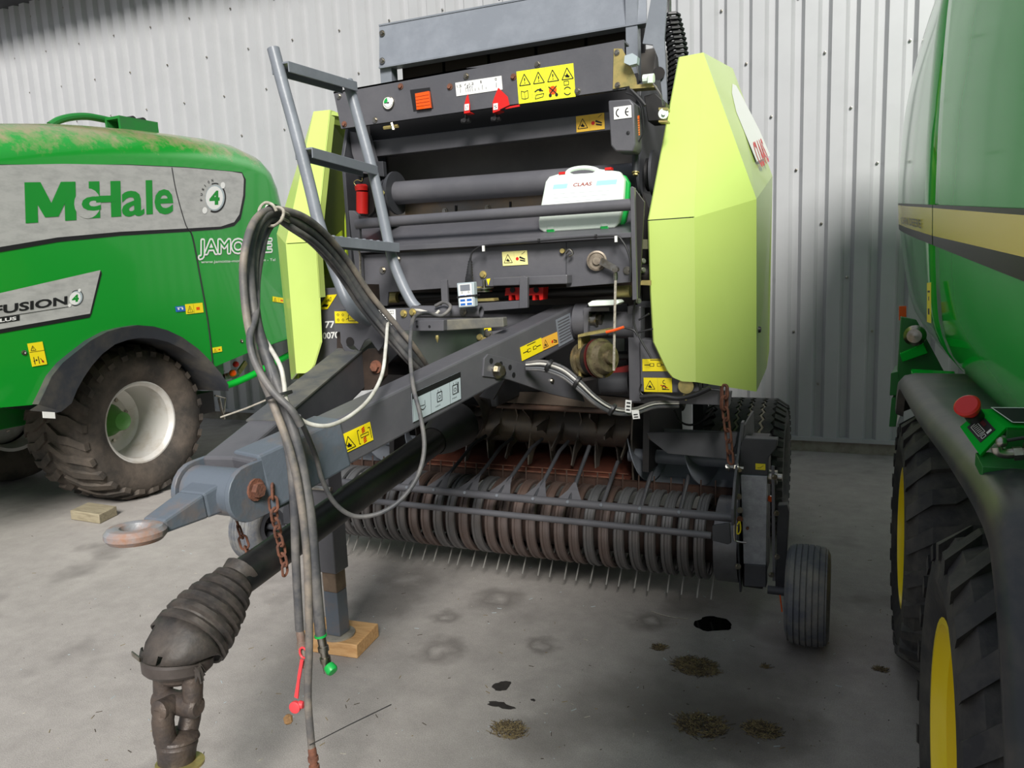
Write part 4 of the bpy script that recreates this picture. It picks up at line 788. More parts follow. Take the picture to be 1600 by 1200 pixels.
# ---- lime hoods (built on the right, mirrored to the left)
YF, YT = 3.08, 3.37
def hood(s):
    m_ = (lambda p: p) if s > 0 else (lambda p: V((mx(p.x), p.y, p.z)))
    low = Pq([(1014, 345), (1085, 340), (1087, 597), (1066, 596), (1052, 590), (1043, 579), (1022, 535), (1017, 450)], YF)
    # edge shared by upper and lower front facets
    A, B_ = low[0], low[1]; T0, T1 = aY(1062, 89, YT), aY(1099, 82, YT)
    S0 = aX(1182, 311, -.335); S1 = aX(1182, 612, -.335); S1.y = S0.y = 3.27
    S0 = aY(1182, 311, 3.27); S1 = aY(1182, 612, 3.29)
    R0 = aY(1207, 275, 4.35); R1 = aY(1202, 548, 4.35); R2 = aY(1198, 575, 4.3); RT = aY(1145, 107, 4.1); RT2 = aY(1161, 152, 4.25)
    mb = MB(); th = V((0, .006, 0))
    def face(pts, m=lime, off=V((-.006, .006, 0))):
        pts = [m_(p) for p in pts]; off = V((off.x*s, off.y, off.z)); mb.prism(pts if s > 0 else pts[::-1], off, m)
    ob = []
    def emit(name, label=None):
        nonlocal mb; ob.append(mb.build(name, rb, smooth=False, label=label)); mb = MB()
    face(low); emit('hood_front_lower')
    face([A+V((0, 0, .004)), B_+V((0, 0, .004)), T1, T0]); emit('hood_front_upper')
    face([B_, S0, S1, low[2]]); face([B_, T1, S0]); emit('hood_corner_panel')
    face([S0, R0, R1, R2, S1]); face([T1, RT, RT2, R0, S0]); emit('hood_side_panel')
    if s < 0:
        i0 = V((XC-.98, YF+.02, 1.1)); 
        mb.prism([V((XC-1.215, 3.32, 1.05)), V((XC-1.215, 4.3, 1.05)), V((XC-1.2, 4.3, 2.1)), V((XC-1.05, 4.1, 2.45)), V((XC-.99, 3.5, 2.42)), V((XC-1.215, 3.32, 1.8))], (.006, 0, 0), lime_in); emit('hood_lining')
        a, b_ = m_(A), m_(T0); mb.prism([a, b_, b_+V((-.0, .05, 0)), a+V((0, .05, 0))], (.004, 0, 0), lime); mb.prism([a, a+V((0, .05, 0)), m_(low[7])+V((0, .05, 0)), m_(low[7])], (.004, 0, 0), lime); emit('hood_return_edge')
        rib = [V((XC-.90, 3.36, z)) for z in ()]
        mb.prism([m_(p) for p in Pq([(1062, 92), (1099, 84), (1099, 92), (1060, 100)], YT+.01)], (.06, .25, 0), lime); emit('hood_top_edge')
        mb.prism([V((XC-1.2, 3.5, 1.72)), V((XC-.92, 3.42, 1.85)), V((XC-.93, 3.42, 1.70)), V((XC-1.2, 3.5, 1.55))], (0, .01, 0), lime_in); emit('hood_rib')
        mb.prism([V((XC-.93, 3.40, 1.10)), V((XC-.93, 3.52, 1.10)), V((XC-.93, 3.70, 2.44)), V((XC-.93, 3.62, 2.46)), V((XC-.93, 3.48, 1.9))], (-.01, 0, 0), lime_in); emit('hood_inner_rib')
    else:
        # white side decal with red print on the slanted upper side
        fS = on(S0, (RT-T1).cross(S0-T1).normalized()*1.0)
        fp_ = lambda x, y: fS(x, y)
        nrm = (RT-T1).cross(S0-T1).normalized(); nrm = nrm if nrm.x > 0 else -nrm
        q = [fp_(*p)+nrm*.0015 for p in ((1182, 253), (1203, 243), (1187, 205), (1163, 158), (1150, 134), (1144, 131), (1143, 145), (1150, 175))]
        mb.add(q, [list(range(8))], wht)
        F_ = Frame(mb, fp_(1188.4, 263.5)+nrm*.002, fp_(1201.6, 253)+nrm*.002, fp_(1174, 223)+nrm*.002, .0008); F_.text('CLAAS', 0, 0, 1, 1, redm, 1, .02)
        emit('side_decal', 'white side decal with upright red letters')
        MB().lathe(aX(1185, 515, -.33), (1, 0, 0), [(0, .014), (.01, .012), (.012, 0)], blk, 12).build('hood_latch', rb)
    return ob
hood(1); hood(-1)
# hood latch bits between post and right hood
for i, (x, y) in enumerate(((999, 375), (1004, 408), (1004, 422), (997, 439), (997, 470))):
    MB().lathe(aY(x, y, 3.1), (.4, -1, 0), [(0, .012), (.014, .012), (.014, .007), (.035, .007)], steel, 10).build('bolt', rb)
mb = MB(); mb.lathe(aY(1010, 428, 3.16), (1, 0, 0), [(-.02, .04), (.02, .04), (.02, .03), (.06, .03)], blkm, 20); mb.build('sprocket', rb)
MB().prism(Pq([(997, 445), (1017, 446), (1017, 438), (1003, 438)], 3.05), (0, .01, 0), brass).build('link_strap', rb); MB().prism(Pq([(1004, 389), (1013, 389), (1013, 374), (1004, 374)], 3.1), (0, .02, 0), mat('olive_block', '#565640', .6)).build('sensor_block', rb)
MB().prism(Pq([(997, 481), (1022, 480), (1022, 470), (997, 471)], 3.2), (0, .02, 0), grey_d).build('hinge_strap', rb); MB().prism(Pq([(1002, 620), (1016, 560), (1016, 330), (1004, 300)], 3.26), (0, .4, 0), blkm).build('chain_guard', rb)
# left lower side box with numbers
lb = plate('side_box', [(491, 592), (545, 600), (545, 450), (520, 449.5), (497, 451)], 3.18, .15, grey, bevel=.004)
fL = lambda x, y: aY(x, y, 3.178)
sticker(rb, fL, (496.5, 484), (512, 483), (511, 461), lambda F: (F.warn(.3, .55, .3, mark='x'), F.poly([(.2, .2), (.8, .15), (.85, .3), (.3, .38)], ink)), name='warning_sticker')
sticker(rb, fL, (503, 592), (515, 591), (498, 574.5), lambda F: F.warn(.2, .3, .4, mark='x'))
mb = MB(); F_ = Frame(mb, fL(508, 513), fL(530, 512), fL(508, 502), .0008); F_.text('771', 0, 0, .9, 1, wht, 1, .03); F_ = Frame(mb, fL(504.5, 530), fL(530, 528.5), fL(504, 519.5), .0008); F_.text('0070', 0, 0, 1, 1, wht, 1, .03); F_.circ(.9, -4.1, 1.0, wht, 1); mb.build('unit_number', rb, smooth=False, label='white unit number')
# ---- ladder
YL1, YL2 = 2.40, 2.87
ld = MB(); R_ = .0235
ld.tube(spline([aY(x, y, YL1) for x, y in ((427, 76), (444, 140), (462, 205), (485, 295), (497, 345), (512, 390), (530, 440), (548, 480))]+[aY(575, 500, 2.5), aY(620, 500, 2.65)], 4), R_, grey_l, 14)
lad = ld.build('ladder_rail', rb); MB().tube(spline([aY(x, y, YL2) for x, y in ((543, 126), (560, 185), (583, 270), (600, 345), (612, 400), (627, 440), (642, 470))]+[aY(652, 482, 2.87)], 4), R_*1.02, grey_l, 14).build('ladder_rail', rb)
for (a, b_) in (((437, 99), (546, 131)), ((474, 233), (578, 262)), ((508, 371), (612, 382))):
    p, q = aY(*a, YL1), aY(*b_, YL2); mb = MB(); mb.beam(p, q, .075, .008, grey_l); d = (q-p).normalized(); sd = d.cross(V((0, 0, 1))).normalized()
    for s in (-1, 1): mb.beam(p+sd*s*.0375+V((0, 0, -.016)), q+sd*s*.0375+V((0, 0, -.016)),   .005, .04, grey_l)
    ro = mb.build('ladder_rung', rb, smooth=False, bevel=.002)
    mb = MB()
    for i in range(9):
        for s in (-1, 1): mb.lathe(p.lerp(q, .06+i*.11)+sd*s*.016+V((0, 0, .004)), (0, 0, 1), [(0, .010), (.005, .007), (.005, .004)], grey_l, 8)
    g_ = mb.build('grip_dimples', ro); g_['kind'] = 'stuff'
mb = MB(); a, b_ = aY(645, 487, 2.80), aY(752, 487, 2.80); mb.lathe(a, b_-a, [(0, .026), ((b_-a).length, .026), ((b_-a).length, .021), ((b_-a).length-.05, .021)], grey, 20); ft = mb.build('ladder_foot_tube', rb)
MB().bolt(aY(724, 487, 2.773), (0, -1, 0), .011, steel).build('bolt', ft); MB().lathe(a+V((-.003, -.0, 0)), (-1, 0, 0), [(0, .018), (.004, .012), (.004, 0)], blkm, 14).build('tube_bore', ft)
plate('foot_bracket', [(738, 505), (752, 503), (748, 478), (740, 474)], 2.82, .02, grey)
# ---- coupler plate and shields
cp = plate('coupler_plate', [(521, 484), (642, 481), (643, 517), (618, 517), (606, 521), (598, 540), (591, 549), (586, 542), (577, 529), (570, 532), (561, 549), (552, 539), (546, 535), (541, 540), (546, 545), (554, 548), (552, 553), (545, 553), (537, 547), (532, 535), (531, 519), (522, 518)], 2.50, .006, grey)
MB().lathe(aY(547, 534, 2.498), (0, -1, 0), [(0, .019), (.001, .019), (.001, 0)], blkm, 20).build('coupler_hole', cp)
def dbat(F):
    for x, y in ((.15, .72), (.36, .72), (.15, .28), (.36, .28)): F.circ(x, y, .13, ink, 2, 4, .09)
    F.pline([(.6, .2), (.92, .2), (.92, .7), (.6, .7)], .05, ink, 2, True); F.line(.66, .75, .7, .75, .1, ink); F.line(.8, .75, .86, .75, .1, ink); F.text('- +', .65, .4, .2, .12, ink); F.line(.5, .3, .6, .45, .05, ink)
fC = lambda x, y: aY(x, y, 2.498)
sticker(cp, fC, (524, 505), (560, 505), (523, 486.5), dbat)
def dtxt(F):
    F.text('CABLE DE SECURITE', .08, .84, .84, .08, ink); F.text('SECURITY CABLE', .08, .7, .84, .08, ink)
    for i, wd in enumerate((.5, .6, .4, .55)): F.rect(.2, .15+.13*i, wd, .04, ink)
sticker(cp, fC, (588.5, 508), (619, 507.5), (587.5, 484), dtxt, wht, 'paper_label')
for x, y in ((631, 490), (645, 488)): MB().bolt(fC(x, y), (0, -1, 0), .010, brass).build('bolt', cp)
rp_ = plate('stand_plate', [(526, 519), (532, 519), (533, 540), (545, 555), (565, 552), (575, 545), (598, 545), (601, 560), (600, 588), (590, 600), (580, 609), (554, 612), (526, 552)], 2.53, .03, mat('oily_plate', '#2a221e', .6, c2='#40332b', sc=9))
for x, y in ((548, 571), (588, 573)): MB().bolt(aY(x, y, 2.528), (0, -1, 0), .018 if x > 570 else .013, brass if x < 570 else rust).build('bolt', rp_)
plate('gearbox_shield', [(632, 517), (755, 513), (756, 541), (700, 572), (671, 582), (664, 576), (645, 548)], 2.92, .01, mat('grey_shield', '#4c4e4e', .5, c2='#3c4a3c', sc=3))
for x, y in ((674, 575), (750, 527), (757, 532)): MB().bolt(aY(x, y, 2.91), (.2, -1, 0), .01, brass).build('bolt', rb)
plate('tube_bracket', [(617, 517), (693, 517), (693, 500), (645, 501), (617, 504)], 2.52, .03, grey)
for x in (652, 671): MB().lathe(aY(x, 510, 2.518), (0, -1, 0), [(0, .005), (.001, .005), (.001, 0)], ink, 10).build('bolt_hole', rb)
plate('storage_tube', [(692, 517), (787, 511), (786, 496), (692, 500)], 2.71, .04, grey_dirty, bevel=.004)
plate('pivot_gusset', [(753, 520), (788, 515), (800, 530), (795, 545), (770, 552), (756, 535)], 2.98, .02, grey); MB().bolt(aY(762, 521, 2.97), (.3, -1, 0), .014, steel).build('bolt', rb)
sticker(rb, lambda x, y: aY(x, y, 2.969), (754, 518), (768, 516), (753, 512), None)
MB().lathe(aY(683, 524, 2.69), (0, 0, -1), [(0, .006), (.01, .008), (.03, .001)], brass, 6).build('grease_drip_pin', rb)

# ================================================================== pick-up
RY, RZ, RR = 3.42, .343, .197
band_b = mat('stripper_band_brown', '#5e4c44', .45, .25, c2='#6b6260', sc=2.5, amt=.4, bump=.05)
mb = MB(); mb.cyl((-2.66, RY, RZ), (-.45, RY, RZ), .12, mat('brown_reel', '#3b2a23', .7, c2='#241b18', sc=6), 20); mb.build('reel_drum', rb)
N = 29; x0, x1 = -2.589, -.529; step = (x1-x0)/(N-1)
band_mesh = {}
for i in range(N-1):
    X = x0+step*(i+.5)
    kd = int(6 < i < 23 and random.random() < .6)
    if kd not in band_mesh:
        mb = MB(); mb.lathe((0, 0, 0), (1, 0, 0), [(-.025, RR-.02), (-.025, RR-.006), (-.019, RR), (-.009, RR), (-.006, RR-.006), (.006, RR-.006), (.009, RR), (.019, RR), (.025, RR-.006), (.025, RR-.02)], band_b if kd else band_m, 22, a0=-2.0, a1=2.35)
        o = mb.build('stripper_band'); band_mesh[kd] = o.data
    else: o = bpy.data.objects.new('stripper_band', band_mesh[kd]); COL.objects.link(o)
    o.location = (X, RY, RZ); o.parent = rb; o.matrix_parent_inverse = Matrix.Translation(-WL[rb.name])
mat('brown_tine', '#5b4a42', .5, .4)
for i in range(N):
    for k, (a, b_) in enumerate((((.10, -.11), (-.055, -.285)), ((.06, .13), (.075, .245)))):
        mb = MB(); mb.tube([(0, a[0], a[1]), (0, (a[0]+b_[0])/2-.006*(1 if k == 0 else 0), (a[1]+b_[1])/2), (0, b_[0], b_[1])], .0040, tine_m if k == 0 else MATS['brown_tine'], 6); o = mb.build('tine')
        o.location = (x0+step*i+random.uniform(-.006, .006), RY+random.uniform(-.006, .006), RZ); o.rotation_euler = (random.uniform(-.03, .03), random.uniform(-.03, .03), 0); o.parent = rb; o.matrix_parent_inverse = Matrix.Translation(-WL[rb.name])
mb = MB(); mb.box(-2.66, -.45, 3.52, 3.55, .50, .545, mat('brown_strip', '#4a3227', .7, c2='#2c201b', sc=9)); mb.build('crop_ledge', rb)
MB().lathe((-.505, RY, RZ), (1, 0, 0), [(0, .15), (0, .195), (.07, .195), (.10, .195), (.10, 0)], mat('bare_drum', '#7c7d80', .38, .4, c2='#5d5c5e', sc=5), 36).build('end_drum', rb)
MB().lathe((mx(-.505), RY, RZ), (-1, 0, 0), [(0, .15), (0, .195), (.10, .195), (.10, 0)], grey_d, 36).build('end_drum', rb)
# feed floor, side troughs
MB().prism([V((XC-.62, 3.54, .535)), V((XC+.60, 3.54, .535)), V((XC+.60, 4.1, .56)), V((XC-.62, 4.1, .56))], (0, 0, -.02), rustplate).build('feed_floor', rb, smooth=False)
for xs in (-.33, .08): MB().box(XC-.6, XC+.58, 3.62+xs*.2, 3.626+xs*.2, .545, .551, rust).build('floor_seam', rb)
for s in (-1, 1):
    f = (lambda x: x) if s > 0 else mx
    MB().prism([V((f(-.97), 3.52, .53)), V((f(-.42), 3.52, .53)), V((f(-.42), 3.72, .55)), V((f(-.42), 3.80, .75)), V((f(-.97), 3.80, .75)), V((f(-.97), 3.72, .55))][:6], (0, 0, -.001), grey).build('auger_trough', rb, smooth=False) if 0 else None
    mb = MB(); T = [(3.53, .525), (3.62, .50), (3.72, .53), (3.78, .62), (3.80, .76)]
    mb.add([V((f(x), y, z)) for y, z in T for x in (-.97, -.40)], [(2*i, 2*i+1, 2*i+3, 2*i+2) for i in range(len(T)-1)], grey_l); mb.build('auger_trough', rb)
    # auger: core and helical flight
    aY_, aZ_ = 3.62, .655; core = MB(); core.cyl((f(-.98), aY_, aZ_), (f(-.42), aY_, aZ_), .034, grey_l, 20); au = core.build('side_auger', rb)
    mb = MB(); vs = []; nn = 44
    for j in range(nn+1):
        t = j/nn; an = 2*math.pi*1.9*t+2.2; x = f(-.97+.50*t)
        for r in (.034, .125): vs.append(V((x, aY_+r*math.cos(an), aZ_+r*math.sin(an)*s)))
        for r in (.125, .034): vs.append(V((x+.005, aY_+r*math.cos(an), aZ_+r*math.sin(an)*s)))
    mb.add(vs, [(4*j+a, 4*j+b_, 4*j+4+b_, 4*j+4+a) for j in range(nn) for a, b_ in ((0, 1), (1, 2), (2, 3))], grey_l); mb.build('auger_flight', au)
    MB().prism([V((f(-.40), y, z)) for y, z in ((3.2, .40), (3.25, .75), (3.4, .88), (3.75, .88), (3.85, .5), (3.6, .2), (3.3, .14))], (s*.008, 0, 0), grey_d).build('side_plate', rb, smooth=False)
mb = MB(); q = Pq([(1012, 675), (1153, 675), (1151, 692), (1140, 712), (1048, 704), (1020, 686)], 3.48); q = [V((p.x, p.y+(p.z-.85)*.5, p.z)) for p in q]; mb.prism(q, (0, .006, .004), grey_d); mb.build('auger_shield', rb, smooth=False, bevel=.002)
q2 = [V((mx(p.x), p.y, p.z)) for p in q][::-1]; MB().prism(q2, (0, .006, .004), grey_d).build('auger_shield', rb, smooth=False)
MB().prism(Pq([(1012, 675), (1024, 684), (1022, 690), (1013, 686)], 3.47), (0, .005, 0), liner).build('shield_corner', rb, smooth=False)
# rotor with star plates
ry, rz = 3.84, .735
rot = MB().cyl((XC-.60, ry, rz), (XC+.60, ry, rz), .098, rotor_m, 32).build('feed_rotor', rb)
for i in range(13):
    X = XC-.56+i*.0935; ph = i*.42; pts = []
    for a in range(4):
        b0_ = ph+a*math.pi/2
        for da, r in ((-.34, .11), (-.16, .17), (.02, .262), (.10, .255), (.14, .16), (.34, .105)): pts.append(V((X+.012*math.sin(3*(b0_+da)), ry+r*math.cos(b0_+da), rz+r*math.sin(b0_+da))))
    MB().prism(pts, (.007, 0, 0), rotor_m).build('star_plate', rot, smooth=False)
MB().box(XC-.62, XC+.62, 4.12, 4.14, .5, 1.0, blkm).build('feed_back_wall', rb)
for s in (-1, 1): MB().prism([V((XC+s*.615, y, z)) for y, z in ((3.58, .53), (3.56, .75), (3.62, 1.0), (4.13, 1.05), (4.13, .5))], (s*.008, 0, 0), rotor_m if s > 0 else blkm).build('feed_side_plate', rb, smooth=False)
# wind guard
gA, gB = V((-2.70, 3.08, .556)), V((-.405, 3.08, .556)); mb = MB(); mb.cyl(gA, gB, .0185, grey, 18); wg = mb.build('wind_guard_bar', rb)
MB().cyl((-2.70, 3.0, .50), (-.475, 3.0, .50), .0145, grey, 16).build('wind_guard_bar', rb)
bases = (602, 640, 680, 727, 780, 834, 880, 890, 942, 1002, 1064)
fingers = (((612, 756), (655, 690)), ((640, 757), (692, 683)), ((682, 759), (759, 681)), ((730, 763), (801, 685)), ((780, 768), (847, 686)), ((836, 772), (888, 690)), ((890, 777), (921, 697)), ((942, 784), (965, 722)), ((1002, 790), (1018, 738)), ((1063, 797), (1076, 743)))
for i, (b_, t_) in enumerate(fingers):
    P = aY(*b_, 3.09); P.z = .566; T = aX(*t_, P.x+.015)
    if T.y > 3.75 or T.y < 3.3: T = aY(*t_, 3.55)
    d = T-P
    mb = MB(); bend = i in (2, 3, 4, 5); mid = P+d*.72+V((0, 0, .025 if bend else 0)); mb.tube([P, P+d*.4+V((0, 0, .012 if bend else 0)), mid, T] if bend else [P, P+d*.5, T], .0095, grey if i > 6 else grey_d, 10); fo_ = mb.build('guard_finger', wg)
    if 1 <= i <= 6:
        mb = MB(); mb.prism([P+V((-.055, 0, .0)), P+V((.055, 0, .0)), P+d*.12+V((.03, 0, .01)), P+d*.26+V((.006, 0, .01)), P+d*.26+V((-.006, 0, .01)), P+d*.12+V((-.02, 0, .01))], (0, .0, .004), grey); mb.build('finger_gusset', wg, smooth=False)
    MB().lathe(P+V((0, -.026, 0)), (0, -1, 0), [(0, .008), (.006, .007), (.007, 0)], grey_l, 10).build('rivet', wg)
for s in (-1, 1):
    f = (lambda x: x) if s > 0 else mx
    q = Pq([(1113, 822), (1140, 818), (1142, 849), (1137, 851), (1113, 845)], 2.99); q = [V((f(p.x), p.y, p.z)) for p in q]; MB().prism(q, (0, .02, 0), grey_d).build('guard_bracket', wg, smooth=False, bevel=.002)
    q = [V((f(-.405), y, z)) for y, z in ((3.06, .53), (3.10, .53), (3.16, .62), (3.42, .80), (3.41, .90), (3.36, .90), (3.12, .70), (3.06, .60))]; MB().prism(q, (s*.010, 0, 0), grey).build('guard_arm', wg, smooth=False)
# right end gear case
plate('zinc_cover', [(1162, 881), (1197, 883.5), (1199, 744), (1157, 742)], 3.24, .05, zinc, label='bare zinc cover plate')
plate('case_top', [(1157, 742), (1200, 743), (1201, 715), (1213, 700), (1215, 687), (1162, 685), (1156, 700)], 3.25, .06, grey_d, bevel=.003)
plate('case_bottom', [(1163, 916), (1197, 918), (1197, 884), (1163, 882)], 3.23, .06, grey_d, bevel=.003)
MB().box(-.385, -.30, 3.29, 3.62, .17, .80, blkm).build('gear_case', rb, bevel=.006)
sticker(rb, lambda x, y: aY(x, y, 3.248), (1180.5, 733.5), (1196, 734.5), (1180.5, 724), lambda F: F.pline([(.2, .3), (.5, .35), (.8, .75)], .06, ink))
MB().bolt(aY(1168, 825, 3.238), (0, -1, 0), .007, rust, washer=False).build('bolt', rb)
mb = MB(); mb.tube(spline(Pq([(1149, 790), (1148, 815), (1148, 840), (1152, 846), (1166, 848)], 3.18), 4), .005, steel, 8); mb.build('locking_pin', rb)
MB().tube(spline(Pq([(1152, 820), (1156, 815), (1157, 830), (1152, 834), (1152, 822)], 3.17), 4), .003, yel_s, 6).build('wire_clip', rb)
for x, y in ((1154, 776), (1156, 797), (1156, 811), (1153, 885), (1155, 733)): MB().bolt(aY(x, y, 3.2), (.3, -1, 0), .009, steel if y != 811 else rust).build('bolt', rb)
plate('link_strap', [(1207, 908), (1212, 908), (1210, 729), (1205, 728)], 3.18, .012, grey)
for x, y in ((1210, 745), (1213, 802), (1205, 898), (1214, 870)): MB().bolt(aY(x, y, 3.17), (.3, -1, 0), .008, steel).build('bolt', rb)
plate('wheel_arm', [(1211, 922), (1226, 921), (1233, 800), (1230, 789), (1215, 790)], 3.30, .05, grey_d, bevel=.003)
MB().tube(Pq([(1218, 925), (1220, 940), (1222, 956)], 3.2), .003, orange, 6).build('wire_end', rb)
mb = MB(); mb.lathe(aY(1203, 745, 3.3), (1, 0, 0), [(-.02, .03), (.03, .03), (.03, .015), (.05, .015)], steel, 14); mb.build('shaft_end', rb); MB().lathe(aY(1203, 779, 3.3), (.3, -1, 0), [(0, .014), (.01, .012), (.011, 0)], orange, 14).build('reflector', rb)
# pick-up gauge wheels
def gauge(c, s):
    mb = MB(); R, W, rr = .208, .172, .09; w2 = W/2; prof = [(-w2*.7, rr), (-w2, rr+.05), (-w2*.98, R-.035), (-w2*.86, R-.012)]
    nr = 6
    for k in range(nr):
        a = -w2*.8+k*(w2*1.6)/nr; b_ = a+(w2*1.6)/nr; crown = lambda x: R-.012*(x/w2)**2
        prof += [(a+.001, crown(a)-.006), (a+.003, crown(a)), (b_-.003, crown(b_)), (b_-.001, crown(b_)-.006)]
    prof += [(w2*.86, R-.012), (w2*.98, R-.035), (w2, rr+.05), (w2*.7, rr)]
    mb.lathe(c, (1, 0, 0), prof, rub_grey, 48, caps=False); w_ = mb.build('gauge_wheel', rb, label='grey ribbed gauge wheel'); r_ = MB(); rim(r_, c, rr, W, grey_d, s, .4, .03, 5); r_.build('rim', w_); 
    MB().cyl(V(c)+V((-s*.16, 0, 0)), V(c)+V((s*.02, 0, 0)), .018, grey_d, 12).build('axle', w_)
gauge(V((-.113, 3.21, .208)), 1); gauge(V((mx(-.113), 3.21, .208)), -1)
MB().box(mx(-.20)-.02, mx(-.20)+.03, 3.3, 3.42, .2, .62, grey_d).build('wheel_arm', rb)
# baler road wheels with zigzag ribs
def road(c, s):
    R, W, rr = .402, .44, .205; mb = MB(); tyre(mb, c, R-.012, W, rr, rub); w2 = W/2
    mb.lathe(c, (1, 0, 0), [(-w2*.64, R-.0165), (-w2*.63, R-.013), (0, R-.011), (w2*.63, R-.013), (w2*.64, R-.0165)], groove_m, 64, caps=False)
    nz = 84
    for k in range(5):
        xc = -w2*.60+k*(w2*1.20)/4; hw = w2*1.20/4/2-.009
        vs = []
        for i in range(nz):
            a = 2*math.pi*i/nz; zz = .009*(1 if i % 2 else -1)
            for x, r in ((xc-hw+zz, R-.02), (xc-hw+zz, R-.001), (xc+hw+zz, R-.001), (xc+hw+zz, R-.02)): vs.append(polar(c, a, r, x))
        mb.add(vs, [(4*i+j, 4*i+j+1, 4*((i+1) % nz)+j+1, 4*((i+1) % nz)+j) for i in range(nz) for j in range(3)], rub)
    for sg in (-1, 1):
        for i in range(42):
            a = 2*math.pi*i/42; da = .045
            mb.hexa([polar(c, a-da, R-.05, sg*w2*.97), polar(c, a+da, R-.05, sg*w2*.97), polar(c, a+da, R-.02, sg*w2*.70), polar(c, a-da, R-.02, sg*w2*.70), polar(c, a-da, R-.038, sg*w2*1.0), polar(c, a+da, R-.038, sg*w2*1.0), polar(c, a+da, R-.004, sg*w2*.76), polar(c, a-da, R-.004, sg*w2*.76)], rub)
    w_ = mb.build('road_wheel', rb, label='black tyre with zigzag ribs'); r_ = MB(); rim(r_, c, rr, W, rim_m, s, .5, .07, 6); r_.build('rim', w_)
road(V((-.505, 4.52, .402)), 1); road(V((mx(-.505), 4.52, .402)), -1)
MB().cyl((mx(-.6), 4.52, .402), (-.6, 4.52, .402), .05, grey_d, 16).build('axle', rb)
for s in (-1, 1): MB().box(XC+s*.80-.03, XC+s*.80+.03, 4.38, 4.56, .4, 1.0, grey_d).build('axle_leg', rb)
mb = MB(); mb.tube(spline(Pq([(1053, 640), (1062, 658), (1080, 664), (1100, 655), (1115, 638)], 3.6), 5), .006, blk, 6); mb.build('cable', rb)
for s in (-1, 1): MB().prism([V((XC+s*.70, y, z)) for y, z in ((3.45, .62), (3.5, 1.02), (4.2, 1.02), (4.3, .55))], (s*.03, 0, 0), blkm).build('frame_web', rb, smooth=False)

# ================================================================== drawbar and hitch
eF = aX(405, 716, -1.475); eR = aY(905, 475, 3.2); dz = (eR-eF).normalized()
def dbar(s):
    f = (lambda p: p) if s > 0 else (lambda p: V((mx(p.x), p.y, p.z)))
    d = (eR-eF).normalized(); o_ = V((-.055, 0, -.078)); P, Q = eF+o_, eR+o_
    mb = MB(); mb.beam(f(P), f(Q), .11, .155, grey); return mb.build('drawbar_arm', rb, smooth=False, bevel=.008, label='right arm with warning stickers' if s > 0 else 'dusty left arm')
aR = dbar(1); aL = dbar(-1); MB().beam(V((mx(eF.x-.055), eF.y, eF.z+.002))+V((-dz.x, dz.y, dz.z))*.25, V((mx(eR.x-.055), eR.y, eR.z+.002)), .118, .006, grey_dirty).build('arm_cover', rb, smooth=False)
nF = V((dz.y, -dz.x, 0)).normalized()
fA = on(eF+nF*.002, nF); fA2 = on(eF+nF*.0035, nF)
mb = MB(); mb.beam(eF+V((-.055, 0, -.078))+dz*.02, eF+V((-.055, 0, -.078))+dz*.32, .125, .17, hitch_m, ht2=.16); mb.build('hitch_sleeve', rb, smooth=False, bevel=.008)
mb = MB(); mb.lathe(eF+V((-.02, -.0, -.0))+dz*.05, nF, [(-.02, .008), (.012, .008)], hitch_m, 10)
def dcut(F):
    F.warn(.05, .12, .68, mark='x')
    F.pline([(.58, .12), (.54, .12), (.54, .85), (.6, .85)], .04, ink); F.pline([(.95, .15), (.95, .75), (.88, .75)], .04, ink)
    for i in range(3): F.line(.68, .08+.1*i, .78, .16+.1*i, .06, redm); F.line(.68, .62+.1*i, .78, .7+.1*i, .06, redm)
    F.pline([(.62, .4), (.88, .4), (.88, .55), (.62, .55)], .03, ink, 2, True)
sticker(rb, fA2, (536, 710), (583, 687), (530, 681), dcut, label='yellow warning sticker on the drawbar')
def dset(F):
    F.rect(0, .80, 1, .2, ink, 1); F.pline([(0, 0), (1, 0), (1, 1), (0, 1)], .015, ink, 2, True); F.line(.36, 0, .36, .8, .012, ink); F.line(.76, 0, .76, .8, .012, ink)
    F.circ(.2, .42, .15, ink, 2, 16, .12, 3.4, 6.0); F.pline([(.12, .45), (.24, .42), (.24, .58)], .02, ink)
    for cx in (.54, .87): F.pline([(cx-.05, .3), (cx+.05, .3), (cx+.05, .62), (cx-.05, .62)], .03, ink, 2, True); F.circ(cx, .45, .07, ink, 2, 10, .05); F.line(cx-.03, .65, cx-.03, .72, .02, ink); F.line(cx+.03, .65, cx+.03, .72, .02, ink)
    F.line(.94, .28, .94, .68, .05, ink); F.text('540', .1, .1, .06, .06, ink); F.text('mini', .45, .14, .1, .05, ink); F.text('maxi', .8, .14, .1, .05, ink)
sticker(rb, fA2, (645, 660), (720, 623), (643, 615), dset, greyst, 'setting_chart')
sticker(rb, fA2, (815.5, 564), (848, 548), (812.5, 543), dcoup)
sticker(rb, fA2, (848, 548), (872, 537), (846, 529), lambda F: (F.warn(.05, .2, .6, mark='x'), F.circ(.62, .4, .12, redm, 2), F.line(.7, .5, .92, .3, .08, ink), F.line(.7, .3, .92, .2, .06, ink)), mat('orange_sticker', '#eeb440', .5))
sticker(rb, fA2, (873, 542), (895, 530), (868, 500), lambda F: [F.rect(.1, .1+.11*i, .8, .05, grey, 1) for i in range(8)], grey_l, 'data_plate')
for x, y in ((521, 689), (524, 710)): MB().lathe(fA(x, y), nF, [(0, .004), (.0005, .004), (.0005, 0)], ink, 8).build('drill_hole', aR)
